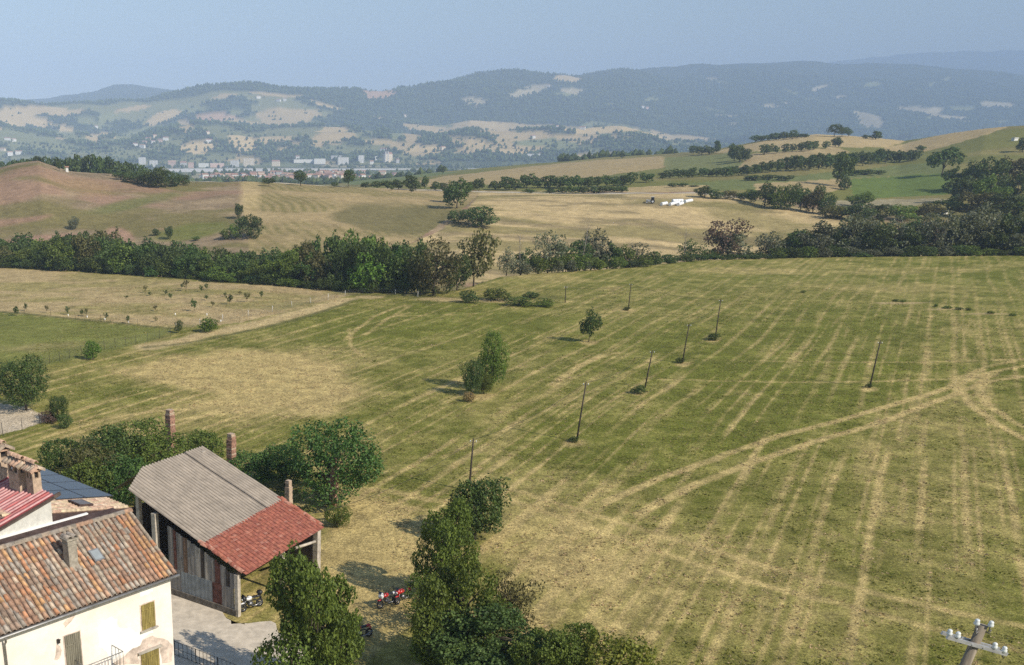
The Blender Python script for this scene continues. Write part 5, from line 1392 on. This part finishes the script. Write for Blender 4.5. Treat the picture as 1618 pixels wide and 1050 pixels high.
for s, t in ((.005, .01), (.99 - .13, .01), (.995, .32), (.995, .99), (.005, .99)):
    for u in (-.12, -.05): vs.append(rs(s, t) + Vector((0, 0, u)))
b.add(vs, [(0, 2, 4, 6, 8), (1, 9, 7, 5, 3), (0, 1, 3, 2), (2, 3, 5, 4), (4, 5, 7, 6), (6, 7, 9, 8), (8, 9, 1, 0)]); wb(b, 'roof_deck', mat('roof_boards', (.14, .10, .07), .9, .4, 3))
b = MB()                                          # the slope behind the ridge
for t in range(0, 12):
    for k in range(6):
        f0, f1 = .25 + .75 * (t * 6 + k) / 72, .25 + .75 * (t * 6 + k + 1) / 72
        u0, u1 = .05 * math.cos(k * math.pi / 3), .05 * math.cos((k + 1) * math.pi / 3)
        dn = dS * 5 + Vector((0, 0, -3.2))
        q0, q1 = rs(1, .3 + .7 * f0) + Vector((0, 0, .06 + u0)), rs(1, .3 + .7 * f1) + Vector((0, 0, .06 + u1))
        b.quad(q0, q1, q1 + dn, q0 + dn)
wb(b, 'corrugated_sheet', M_ASB)
TAN = (zr - 3.2) / sR
def zroof(p):                                    # underside of the roof above a ground point
    f_ = (Vector((p.x, p.y, 0)) - Vector((Lp.x, Lp.y, 0))).dot(dF) / (Rp - Lp).length
    return 3.2 + .4 * max(0, min(1, f_)) + TAN * max(0, (Vector((p.x, p.y, 0)) - Vector((Lp.x, Lp.y, 0))).dot(dS)) - .16
M_POST = mat('pale_post', (.52, .46, .38), .95, .25, 3, .01)
def post(p, w=.34):
    b = MB(); z = zroof(p); b.box((p.x, p.y, z / 2 - .1), (w, w, z + .2), Matrix.Rotation(math.atan2(dF.y, dF.x), 3, 'Z')); wb(b, 'post', M_POST)
side = sR
post(Lp, .30); post(Lp.lerp(Rp, .54), .26); post(Rp, .42)
for k in (.5, .93): post(Rp + dS * side * k, .34)
post(Lp + dS * 7.4, .36); post(Lp + dS * side * .80 + dF * .5, .3)
b = MB(); q0, q1 = Lp + Vector((0, 0, 3.1)), Rp + Vector((0, 0, 3.55))
b.tube([q0, q1], .11, 6); wb(b, 'front_beam', mat('beam_wood', (.24, .17, .11), .9, .4, 3))
b = MB(); b.tube([Lp + Vector((0, 0, 2.75)) + dS * .1, Lp + dF * 7.5 + dS * 3.5 + Vector((0, 0, 2.9))], .09, 6); wb(b, 'brace', mat('grey_beam', (.30, .25, .20), .9, .3, 3))
b = MB(); b.tube([Rp + Vector((0, 0, 2.6)), Rp - dF * 2.4 + dS * .2 + Vector((0, 0, 2.75))], .11, 6); wb(b, 'brace', M_POST)
RzS = Matrix.Rotation(math.atan2(dS.y, dS.x), 3, 'Z')
b = MB(); b.box(Lp + dS * side / 2 + Vector((0, 0, .1)) - dF * .05, (side, .3, .75), RzS); wb(b, 'footing', mat('mossy_concrete', (.17, .145, .115), .95, .35, 3, .01))
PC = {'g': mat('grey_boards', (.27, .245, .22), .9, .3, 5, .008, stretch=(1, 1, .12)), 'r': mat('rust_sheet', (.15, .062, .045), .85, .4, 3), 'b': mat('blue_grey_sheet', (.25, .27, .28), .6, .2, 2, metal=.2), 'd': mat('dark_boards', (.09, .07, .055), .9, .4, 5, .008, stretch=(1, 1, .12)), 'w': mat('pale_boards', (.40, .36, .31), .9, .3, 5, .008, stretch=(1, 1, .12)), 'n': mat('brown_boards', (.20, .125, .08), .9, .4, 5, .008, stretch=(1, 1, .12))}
def panels(seq, z0, z1, x=.25):
    for c_, w in seq:
        zz0 = z0 + rnd.uniform(-.05, .05)
        b = MB(); n = max(2, int(w / .16))
        for q in range(n):
            px_ = x + w * (q + .5) / n
            top = z1 + rnd.uniform(-.03, .03) if z1 else 3.0 + TAN * px_ + rnd.uniform(-.12, .0)
            off = -dF * (.06 + .012 * (q % 2) + rnd.uniform(0, .01) + (.02 if z1 else 0))
            b.box(Lp + dS * px_ + off + Vector((0, 0, (zz0 + top) / 2)), (w / n - .008, .03, top - zz0), RzS)
        wb(b, 'wall_panel', PC[c_]); x += w
panels([('g', .55), ('g', .5), ('r', .85), ('b', 1.15), ('b', 1.7), ('g', .7), ('g', .6)], .45, 2.0)
panels([('g', .4), ('d', .35), ('g', .5), ('r', .5), ('g', .55), ('w', .35), ('d', .35), ('w', .5), ('g', .7), ('n', .4), ('g', .6), ('r', .3), ('g', .5)], 1.95, None, .15)
RzF = Matrix.Rotation(math.atan2(dF.y, dF.x), 3, 'Z')
def gable(o, name, w):
    b = MB(); n = 16
    for q in range(n):
        x = w * (q + .5) / n; t_ = zroof(o + dS * x) - .05
        b.box(o + dS * x + Vector((0, 0, t_ / 2)), (w / n - .01, .08, t_), RzS)
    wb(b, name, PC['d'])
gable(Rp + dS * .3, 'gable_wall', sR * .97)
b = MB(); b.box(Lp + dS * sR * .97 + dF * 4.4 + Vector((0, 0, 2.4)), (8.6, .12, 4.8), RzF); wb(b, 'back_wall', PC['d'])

# ---------------------------------------------------------------- brick pillars left of a vanished barn
def pillar(x, yt, ztop, wpx, label, m):
    p = ground(x, yt, ztop); base = Vector((p.x, p.y, hgt(p.x, p.y) - .2))
    w = wpx * .74 / ppm(p)
    rz = math.atan2(dF.y, dF.x) + rnd.uniform(-.05, .05)
    b = MB(); z = 0; H = ztop - base.z; k = 0
    while z < H:
        hh = .13; ww = w * (1 + .10 * (1 - z / H)) * rnd.uniform(.95, 1.03)
        if H - z < .5: ww *= rnd.uniform(.72, .95)
        b.box((rnd.uniform(-.015, .015) + (rnd.uniform(-.05, .05) if H - z < .5 else 0), rnd.uniform(-.015, .015), z + hh / 2), (ww, ww, hh - .012), Matrix.Rotation(rz + rnd.uniform(-.02, .02), 3, 'Z'), 0 if rnd.random() < .8 else 1)
        b.box((0, 0, z + hh), (w * .86, w * .86, .03), Matrix.Rotation(rz, 3, 'Z'), 1)
        z += hh; k += 1
    o = b.build('brick_pillar', [m, M_BRICKP])
    o.location = base
    tag(o, label, 'brick pillar')
pillar(268, 648, 4.9, 15, 'farthest brick pillar, reddish, rising behind the thicket at the field edge', M_BRICK)
pillar(365, 686, 4.9, 15, 'brick pillar with a small hole, standing behind the grey shed roof ridge', M_BRICK)
pillar(529, 722, 4.7, 13, 'reddish brick pillar half hidden inside the tall tree by the shed', M_BRICK)
pillar(456, 761, 4.6, 12, 'short pale plastered pillar just behind the joint of the shed roof', M_BRICKP)

# ---------------------------------------------------------------- lane and little fence
g_ = [[(255, 915), (340, 955), (378, 975), (420, 985), (470, 1005), (530, 1030)], [(228, 925), (300, 985), (330, 1010), (370, 1030), (420, 1060), (520, 1120)], [(180, 950), (230, 1040), (270, 1080), (330, 1110), (400, 1140), (500, 1200)]]
b = MB(); G2 = []
for r_ in g_: G2.append([ground(*p) for p in smooth_pts(r_, 5)])
RW = []
for i in range(len(G2) - 1):
    for k in range(5 if i < len(G2) - 2 else 6):
        t = k / 5
        RW.append([p.lerp(q, t) for p, q in zip(G2[i], G2[i + 1])])
n_ = len(RW[0]); vs = []
for i, r_ in enumerate(RW):
    for p in r_:
        wob = (fbm(np.array(p.x * 1.1), np.array(p.y * 1.1), 3, 4) - .5) * (2.6 if i == 0 else 0)
        vs.append((p.x + float(wob), p.y + float(wob), hgt(p.x + float(wob), p.y + float(wob)) + .03))
b.add(vs, [(i * n_ + j, i * n_ + j + 1, (i + 1) * n_ + j + 1, (i + 1) * n_ + j) for i in range(len(RW) - 1) for j in range(n_ - 1)], 0, True)
tag(b.build('farm_lane', mat('dusty_gravel', (.63, .54, .42), .95, .18, 1.5, .02, bscale=14)), kind='structure')

def fence(pts, hpost, step, label, wires, name='wire_fence', mpost=M_DARKMET, rpost=.03, mwire=None, wr=.006, mesh=True, rail=False):
    P = [Vector((*ground(*q).xy, 0)) for q in pts]
    f_ = empty(name, Vector((P[0].x, P[0].y, hgt(P[0].x, P[0].y))))
    tag(f_, label, 'fence')
    o0 = f_.location.copy()
    tops = []
    for p, q in zip(P[:-1], P[1:]):
        n = max(1, round((q - p).length / step))
        for k in range(n): tops.append(p.lerp(q, k / n))
    tops.append(P[-1])
    pts3 = [Vector((p.x, p.y, hgt(p.x, p.y))) - o0 for p in tops]
    for p in pts3:
        b = MB(); tp = p + Vector((rnd.gauss(0, .03), rnd.gauss(0, .03), hpost * rnd.uniform(.95, 1.08)))
        b.tube([p - Vector((0, 0, .2)), tp], rpost, 6); b.build('post', mpost, f_)
    b = MB()
    for p, q in zip(pts3[:-1], pts3[1:]):
        for z in wires: b.tube([p + Vector((0, 0, z * hpost)), q + Vector((0, 0, z * hpost))], wr, 3, cap=False)
        if mesh:
            n = int((q - p).length / .3)
            for k in range(n):
                m0 = p.lerp(q, k / n); b.tube([m0 + Vector((0, 0, .05)), m0 + Vector((0, 0, hpost * max(wires)))], wr, 3, cap=False)
    tag(b.build('wire_mesh' if mesh else ('rail' if rail else 'wire'), mwire or M_METAL, f_), kind='stuff')
WR = [.1, .25, .4, .55, .7, .85, .98]
fence([(0, 597), (62, 579), (110, 567), (165, 553), (215, 544), (270, 532)], 1.45, 2.6, 'tall wire mesh fence along the near side of the green meadow', WR, wr=.004)
fence([(0, 492), (80, 500), (160, 509), (278, 521)], 1.2, 7, 'wire fence between the orchard plot and the green meadow', [.5, .95], mesh=False, mpost=BARK)
fence([(278, 521), (352, 509), (430, 494), (545, 468), (590, 463), (660, 470)], 1.2, 6.5, 'low fence with pale posts on the golden grass side of the orchard', WR[::2], mpost=mat('pale_post_paint', (.6, .58, .55), .8, .2, 4), rpost=.05)
fence([(0, 689), (5, 688), (35, 680), (63, 669), (80, 661)], 1.45, 2.7, 'wire fence with thin posts round the bare yard', WR, wr=.003)
fence([(276, 1035), (310, 1048), (345, 1062), (390, 1080)], 1.0, 1.6, 'dark metal railing beside the lane at the corner of the cream farmhouse', [.08, .5, .98], name='metal_railing', rpost=.025, wr=.016, mwire=M_DARKMET)
for k, (x, y) in enumerate([(108, 501), (138, 503), (166, 507), (203, 511), (277, 499), (349, 510), (327, 500)]):
    p = ground(x, y); b = MB(); b.tube([(0, 0, 0), (0, 0, .42)], [.09, .08], 8)
    o = b.build('trunk_guard', M_WHITE); o.location = (p.x, p.y, hgt(p.x, p.y)); tag(o, f'white trunk guard, {nth(k + 1)} from the left along the edge of the orchard', 'trunk guard', 'white guards in the orchard')

# ---------------------------------------------------------------- poles and cables
M_POLE = mat('pole_wood', (.075, .058, .045), .9, .4, 4, .004)
M_PORC = mat('white_porcelain', (.72, .74, .72), .18, .05, 3, spec=.6)
tops = []
def field_pole(xb, yb, xt, yt, label, r=.085):
    base = onto(xb, yb); top = at(xt, yt, base.y)
    e = empty('utility_pole', base); tag(e, label, 'utility pole', 'utility poles crossing the mown field')
    b = MB(); v = top - base
    b.tube([(0, 0, -.4), v * .5, v], [r * 1.25, r, r * .8], 8); b.build('shaft', M_POLE, e)
    b = MB(); b.tube([v - Vector((.28, 0, .25)), v + Vector((.28, 0, -.25))], .03, 5)
    b.tube([v + Vector((0, 0, -.1)), v + Vector((0, 0, .14))], .03, 5); b.build('bracket', M_DARKMET, e)
    for sx in (-.26, .26):
        b = MB(); b.tube([v + Vector((sx, 0, -.25)), v + Vector((sx, 0, -.08))], [.05, .035], 6); b.build('insulator', M_PORC, e)
    tops.append(top)
for q in [(741, 776, 748, 694, 'wooden pole rising from behind the round bush, nearest to the shed'), (911, 697, 926, 604, 'leaning wooden pole with a straw patch at its foot, next beyond the round bush'), (1019, 612, 1031, 554, 'wooden pole with a dark leafy clump at its foot, third from the shed'),
          (1078, 573, 1089, 512, 'wooden pole in the middle of the diagonal row, fourth from the shed'), (1130, 534, 1139, 473, 'wooden pole with a weedy foot, fifth from the shed'), (993, 488, 997, 448, 'short looking pole near the strip of tall grass at the field head'), (893, 478, 894, 452, 'smallest pole in front of the young willows'),
          (1374, 612, 1391, 539, 'lone leaning pole in the right part of the mown field')]:
    field_pole(*q)
def cable(p, q, sag, label, r=.018):
    b = MB(); b.tube([p.lerp(q, t / 16) - p - Vector((0, 0, sag * 4 * (t / 16) * (1 - t / 16))) for t in range(17)], r, 4, cap=False)
    o = b.build('power_cable', M_DARKMET); o.location = p; tag(o, label, 'cable', 'cables on the field poles')
nmn = ['nearest pole to the leaning second pole', 'second pole to the third pole', 'third pole to the fourth pole', 'fourth pole to the fifth pole', 'fifth pole to the short pole at the field head', 'short pole to the smallest pole']
for k in range(6): cable(tops[k], tops[k + 1], .7, 'thin cable slung from the ' + nmn[k])
cable(tops[0], rs(.12, 1.0) + Vector((0, 0, .15)), 1.0, 'thin cable slung from the nearest pole to the shed roof')
cable(Vector(HF @ Vector((-.3, 1.2, EZ - .2))), Lp + dS * 6.5 + Vector((0, 0, 2.9)), .3, 'short pale cable from the cream farmhouse to the board side of the shed', .02)
# pole close to the viewpoint, lower right
Yn = 17.2
def nearp(x, y): return at(x, y, Yn)
tp = nearp(1553, 987); lo = nearp(1525, 1050); dv = (tp - lo) / (tp.z - lo.z)
bs = tp - dv * (tp.z + 1.0)
e = empty('utility_pole', bs); tag(e, 'nearby utility pole top with white insulators on a crossarm, lower right corner', 'utility pole')
b = MB(); b.tube([Vector((0, 0, -.4)), (tp - bs) * .5, tp - bs], [.135, .11, .088], 14); b.build('shaft', mat('grey_pole', (.30, .25, .19), .9, .35, 5, .006, stretch=(1, 1, .1)), e)
ca_, cb_ = nearp(1491, 1004) - bs, nearp(1585, 1031) - bs
dn = Vector((0, -.10, .02)); ca_ += dn; cb_ += dn
b = MB(); ax = (cb_ - ca_); mid = (ca_ + cb_) / 2
rot = ax.to_track_quat('X', 'Z').to_matrix()
b.box(mid, (ax.length, .05, .07), rot); b.box(mid + Vector((0, .2, 0)), (ax.length * .96, .05, .07), rot)
for k in (-.12, .12): b.box(mid + rot @ Vector((k, .1, 0)), (.02, .28, .02), rot)
arm = b.build('crossarm', mat('galvanised_steel', (.55, .55, .56), .45, .15, 5, metal=.5), e)
def insul(x, y):
    q = nearp(x, y) - bs + dn
    b = MB(); b.tube([q - Vector((0, 0, .16)), q], .014, 5, 1)
    b.tube([q + Vector((0, 0, z)) for z in (-.045, -.03, .0, .02, .045, .07)], [.05, .055, .052, .040, .046, .025], 12)
    b.build('insulator', [M_PORC, M_METAL], e)
for q in [(1495, 997), (1508, 1001), (1566, 1018), (1581, 1024), (1538, 981), (1560, 984)]: insul(*q)
b = MB(); w0 = tp - bs
for x, y in ((1538, 990), (1560, 993)):
    q = nearp(x, y) - bs + dn; b.tube([w0 - Vector((0, 0, .10)), Vector((q.x, q.y, w0.z - .14)), q], .014, 5)
b.build('top_bracket', M_METAL, e)

# ---------------------------------------------------------------- motorcycles
M_TYRE = mat('tyre_rubber', (.018, .018, .02), .8, .2, 6); M_RIMM = mat('wheel_rim', (.30, .30, .31), .35, .2, 5, metal=.8)
M_BLK = mat('black_plastic', (.02, .02, .024), .45, .2, 5, spec=.5); M_RP = mat('red_paint', (.48, .025, .025), .3, .1, 3, spec=.6); M_WP = mat('white_paint', (.75, .75, .76), .3, .05, 3, spec=.6); M_ENG = mat('engine_alloy', (.22, .22, .23), .4, .3, 8, metal=.8)
def motorcycle(loc, rz, body, side_c, seat_c, label, case=True, lean=.12):
    e = empty('motorcycle', loc, rz); e.rotation_euler = (lean, 0, rz); tag(e, label, 'motorcycle')
    for x, r in ((.72, .31), (-.70, .30)):
        b = MB(); b.ring((x, 0, r), (0, 1, 0), r - .055, .058, 0, 20, 8); wh = b.build('wheel', M_TYRE, e)
        b = MB(); b.ring((x, 0, r), (0, 1, 0), r - .115, .022, 0, 18, 6); b.tube([(x, -.07, r), (x, .07, r)], .05, 10)
        for k in range(6):
            a_ = k * math.pi / 3; b.tube([(x, 0, r), (x + (r - .12) * math.cos(a_), 0, r + (r - .12) * math.sin(a_))], .014, 5)
        b.build('rim', M_RIMM, wh)
    b = MB(); b.tube([(.72, .11, .31), (.50, .10, .92)], .026, 6); b.tube([(.72, -.11, .31), (.50, -.10, .92)], .026, 6); b.build('fork', M_RIMM, e)
    b = MB(); b.tube([(.48, 0, .90), (.1, 0, .62), (-.35, 0, .62), (-.70, 0, .30)], .05, 6); b.tube([(.45, 0, .75), (.25, 0, .3), (-.2, 0, .28)], .035, 6); b.build('frame', M_BLK, e)
    b = MB(); b.ball((.08, 0, .42), (.24, .17, .19)); b.box((.14, 0, .62), (.2, .2, .2), Matrix.Rotation(.4, 3, 'Y')); b.build('engine', M_ENG, e)
    b = MB(); b.ball((.20, 0, .84), (.30, .17, .16), 0, 12, 7); b.build('fuel_tank', body, e)
    b = MB(); b.ball((.58, 0, .90), (.20, .19, .22), 0, 12, 7); b.box((.66, 0, 1.12), (.02, .26, .22), Matrix.Rotation(-.6, 3, 'Y'), 1); b.build('fairing', [side_c, M_GLASS], e)
    b = MB(); b.ball((.75, 0, .88), (.06, .09, .08)); b.build('headlight', M_PORC, e)
    b = MB(); b.ball((-.22, 0, .82), (.36, .15, .085), 0, 12, 6); b.build('seat', seat_c, e)
    b = MB(); b.ball((-.62, 0, .80), (.26, .12, .10), 0, 10, 6); b.box((-.82, 0, .62), (.16, .16, .04), Matrix.Rotation(.8, 3, 'Y')); b.build('tail', side_c, e)
    b = MB(); b.tube([(.40, -.40, 1.06), (.50, -.15, 1.03), (.50, .15, 1.03), (.40, .40, 1.06)], .02, 6)
    for s in (-1, 1): b.tube([(.5, s * .3, 1.05), (.55, s * .42, 1.2)], .01, 4); b.ball((.55, s * .43, 1.22), (.025, .07, .045))
    b.build('handlebar', M_BLK, e)
    b = MB(); b.ball((.72, 0, .62), (.24, .09, .05), 0, 10, 6); b.build('front_mudguard', body, e)
    b = MB(); b.tube([(.1, .14, .28), (-.3, .18, .28), (-.8, .2, .42)], [.03, .05, .06], 8); b.build('exhaust', M_RIMM, e)
    if case:
        b = MB(); b.ball((-.78, 0, 1.02), (.22, .24, .17), 0, 12, 7); b.build('top_case', M_BLK, e)
    return e
def gp(x, y): p = ground(x, y); return Vector((p.x, p.y, hgt(p.x, p.y)))
motorcycle(gp(398, 962), math.radians(-140), M_WP, M_BLK, M_BLK, 'black and white motorcycle parked inside the open end of the shed')
motorcycle(gp(613, 957), math.radians(218), M_RP, M_WP, M_BLK, 'red and white motorcycle parked on dry grass under the hedge tree, nearer one', case=False)
motorcycle(gp(638, 950), math.radians(228), M_RP, M_RP, M_BLK, 'red motorcycle parked behind the red and white one under the hedge', case=True)
motorcycle(gp(570, 1010), math.radians(215), M_RP, M_RP, M_BLK, 'red motorcycle with black wheels in the shade beside the broad lane tree', case=False)

# ---------------------------------------------------------------- tractor and wrapped bales on the golden field
M_WRAP = mat('white_bale_wrap', (.80, .81, .82), .4, .05, 3, .02)
def bale(p, rz, L=1.25, r=.68):
    b = MB(); b.tube([(-L / 2, 0, r), (-L / 2 + .06, 0, r), (L / 2 - .06, 0, r), (L / 2, 0, r)], [r * .9, r, r, r * .9], 16)
    o = b.build('silage_bale', M_WRAP); o.location = p; o.rotation_euler = (0, 0, rz); return o
kb = 0
for (x0, y0), (x1, y1), n in [((1046, 324.5), (1056, 322.5), 3), ((1059, 325), (1078, 320.5), 6), ((1072, 325), (1082, 321.5), 4), ((1064, 319.5), (1078, 319), 4), ((1083, 320.5), (1096, 318), 4)]:
    pa, pb = onto(x0, y0, 330, 520), onto(x1, y1, 330, 520)
    d = (pb - pa); rz = math.atan2(d.y, d.x)
    d = d.normalized() * 1.27
    for k in range(n):
        q = pa + d * k; q.z = hgt(q.x, q.y) - .03; kb += 1
        o = bale(q, rz, 1.25); tag(o, f'white wrapped silage bale, {nth(kb)} counted row by row from the tractor side', 'silage bale', 'wrapped bales stacked on the golden field')
tpos = onto(1028, 321, 330, 520)
e = empty('tractor', tpos, math.radians(160)); tag(e, 'small white and dark tractor with cab standing left of the white bales', 'tractor')
b = MB(); b.box((.9, 0, 1.15), (1.9, .8, .7)); b.box((0, 0, .8), (2.6, .6, .5)); b.build('body', M_WP, e)
b = MB(); b.box((-.6, 0, 1.5), (1.3, 1.3, .4), None, 1); b.box((-.6, 0, 2.1), (1.25, 1.25, .85), None, 0); b.box((-.6, 0, 2.6), (1.5, 1.5, .12), None, 2); b.build('cab', [M_GLASS, M_BLK, M_WP], e)
for x, r, w in ((1.5, .48, .3), (-.75, .8, .45)):
    for s in (-1, 1):
        b = MB(); b.tube([(x, s * .85 - w / 2, r), (x, s * .85 + w / 2, r)], r, 16); wh = b.build('wheel', M_TYRE, e)
        b = MB(); b.tube([(x, s * .85 - w / 2 - .02, r), (x, s * .85 + w / 2 + .02, r)], r * .5, 12); b.build('rim', M_WP, wh)
b = MB(); b.tube([(.6, .55, 1.4), (2.0, .55, 1.1), (2.5, .55, .5)], .07, 5); b.tube([(.6, -.55, 1.4), (2.0, -.55, 1.1), (2.5, -.55, .5)], .07, 5); b.box((2.7, 0, .45), (.4, 1.5, .5)); b.build('loader', M_DARKMET, e)

# ---------------------------------------------------------------- town in the valley and farms on the hills
M_WALLS = {'white': mat('white_wall', (.68, .67, .64), .9, .06, .2), 'cream': mat('cream_wall', (.72, .62, .48), .9, .1, .2), 'pink': mat('pink_wall', (.60, .43, .36), .9, .1, .2), 'grey': mat('grey_wall', (.50, .49, .48), .9, .1, .2)}
M_ROOFS = [mat('terracotta_roof', c, .9, .2, .3) for c in [(.36, .20, .14), (.44, .28, .20), (.30, .18, .14)]]
M_FLAT = mat('flat_roof', (.55, .54, .52), .9, .1, .2)
M_WIN = mat('window_dark', (.10, .11, .13), .3, .1, 1)
def building(p, w, d, h, wall, gable=True, rz=0.0, label='', group=None, name='house', cat='house', wins=False):
    e = empty(name, p, rz); tag(e, label, cat, group)
    b = MB(); b.box((0, 0, h / 2 - 1), (w, d, h + 2)); wo = b.build('wall', M_WALLS[wall], e)
    b = MB()
    if gable:
        rr_ = d * .26; o = .35
        b.add([(-w / 2 - o, -d / 2 - o, h - .1), (w / 2 + o, -d / 2 - o, h - .1), (w / 2 + o, d / 2 + o, h - .1), (-w / 2 - o, d / 2 + o, h - .1), (-w / 2 - o, 0, h + rr_), (w / 2 + o, 0, h + rr_)], [(0, 1, 5, 4), (2, 3, 4, 5), (1, 2, 5), (3, 0, 4), (0, 3, 2, 1)])
        b.build('roof', rnd.choice(M_ROOFS), e)
    else:
        b.box((0, 0, h + .3), (w + .3, d + .3, .6)); b.build('roof', M_FLAT, e)
    if wins:
        b = MB()
        nx, nz = max(2, int(w / 4)), max(1, int(h / 3.2))
        for i in range(nx):
            for k in range(nz):
                b = MB(); b.box((-w / 2 + w * (i + .5) / nx, -d / 2 - .02, h * (k + .55) / nz), (w / nx * .42, .08, h / nz * .45)); b.build('window', M_WIN, e)
    return e
k = 0
tl = []
for _ in range(78):
    x = rnd.uniform(318, 640); y = rnd.uniform(276.5, 291) if x < 470 else rnd.uniform(274.5, 286)
    tl.append((x, y))
for x, y in sorted(tl):
    p = onto(x, y, 1300, 3400); k += 1
    wcol = rnd.choices(['white', 'cream', 'pink', 'grey'], [4, 3, 2, 1])[0]
    building(p, rnd.uniform(9, 15), rnd.uniform(8, 11), rnd.uniform(5, 8.5), wcol, True, rnd.uniform(-.9, .9), f'{wcol} house with terracotta roof, {nth(k)} from the left in the valley town', 'houses of the valley town')
k = 0
for x, y, wp, hp, wcol, gb, lb in [(225, 259, 11, 10, 'white', False, 'white block at the left end of the town beside the hilltop wood'), (243, 263, 13, 9, 'white', False, 'second white block beside the hilltop wood'), (272, 264, 12, 8, 'pink', True, 'pinkish building right of the two white blocks'), (322, 264, 16, 6, 'white', False, 'low white factory left of the long pink hall'), (343, 264, 22, 6, 'pink', False, 'long pale pink hall on the valley floor'),
                                    (371, 263, 13, 9, 'white', False, 'white apartment block left of the tall cream block'), (393, 263, 17, 12, 'cream', False, 'tall cream apartment block in the valley'), (436, 262, 12, 7, 'cream', True, 'cream farmhouse left of the long white factory'), (481, 256, 34, 4, 'white', False, 'long low white factory in the middle of the valley'), (505, 258, 18, 7, 'white', False, 'white factory hall at the end of the long factory'),
                                    (542, 259, 17, 10, 'white', False, 'bright white cube building in the valley'), (536, 250, 26, 4, 'grey', False, 'flat grey hall behind the bright white cube'), (570, 256, 9, 10, 'white', False, 'narrow white block left of the church'), (595, 252, 6, 5, 'white', False, 'small white house close to the church'), (587, 259, 6, 4, 'white', True, 'small white house below the church'), (628, 257, 5, 5, 'grey', True, 'small grey house right of the church'),
                                    (838, 247, 14, 4, 'white', False, 'long white farm building on the far slope, left part'), (849, 247, 8, 4, 'white', False, 'white farm building on the far slope, right part'), (470, 251, 6, 4, 'white', True, 'small white house left of the long factory'), (290, 263, 9, 6, 'grey', True, 'grey roofed house near the pinkish building'), (302, 265, 8, 6, 'pink', True, 'small pink house left of the low white factory')]:
    p = onto(x, y, 1700, 5200); s = ppm(p)
    building(p, wp / s, min(wp / s, 16), hp / s, wcol, gb, rnd.uniform(-.15, .15), lb, None, 'factory' if wp > 15 else 'building', 'building', wins=(hp >= 8))
# church with two towers
p = onto(612, 256, 1700, 5200); s = ppm(p)
e = empty('church', p, .3); tag(e, 'pale church with two thin spires standing in the valley', 'church')
b = MB(); b.box((0, 0, 6 / s), (13 / s, 10 / s, 12 / s)); b.build('wall', M_WALLS['cream'], e)
b = MB(); w, d, h = 13 / s, 10 / s, 12 / s
b.add([(-w / 2, -d / 2, h), (w / 2, -d / 2, h), (w / 2, d / 2, h), (-w / 2, d / 2, h), (-w / 2, 0, h + 3 / s), (w / 2, 0, h + 3 / s)], [(0, 1, 5, 4), (2, 3, 4, 5), (1, 2, 5), (3, 0, 4)]); b.build('roof', M_ROOFS[0], e)
for sx in (-5.2, -1):
    b = MB(); b.box((sx / s, -4 / s, 8 / s), (2.2 / s, 2.2 / s, 16 / s)); tw = b.build('tower', M_WALLS['grey'], e)
    b = MB(); z = 16 / s; q = 1.2 / s; cx, cy = sx / s, -4 / s
    b.add([(cx - q, cy - q, z), (cx + q, cy - q, z), (cx + q, cy + q, z), (cx - q, cy + q, z), (cx, cy, z + 8 / s)], [(0, 1, 4), (1, 2, 4), (2, 3, 4), (3, 0, 4)]); b.build('spire', M_FASCIA, tw)
hill = [(235, 221), (246, 217), (229, 228), (242, 227), (225, 233), (214, 230), (253, 224), (262, 221), (22, 223), (28, 243), (34, 242), (12, 221), (5, 238), (16, 245), (640, 184), (328, 211), (872, 200), (880, 203), (920, 204), (1015, 170), (1022, 172), (866, 137), (842, 218), (440, 160), (450, 159), (606, 238), (700, 236), (408, 155), (152, 202), (330, 225)]
for k, (x, y) in enumerate(sorted(hill)):
    p = onto(x, y, 3600); wcol = rnd.choices(['white', 'cream', 'pink'], [5, 2, 1])[0]
    building(p, rnd.uniform(13, 22), 11, rnd.uniform(7, 10), wcol, True, rnd.uniform(-.5, .5), f'far {wcol} farmhouse, {nth(k + 1)} from the left on the hazy hillsides', 'farmhouses on the far hills')
for x, y, lb in [(106, 271, 'pale little farm building on the shoulder of the brown hill'), (1492, 338, 'white flat roofed shed among the trees at the right'), (1603, 222, 'tiny white hut high on the right slope')]:
    p = onto(x, y, 330); s = ppm(p); building(p, 8 / s if x != 106 else 4 / s, 5 / s, 3.5 / s if x != 106 else 7 / s, 'white', x == 106, .3, lb, None, 'farm_building', 'farm building')
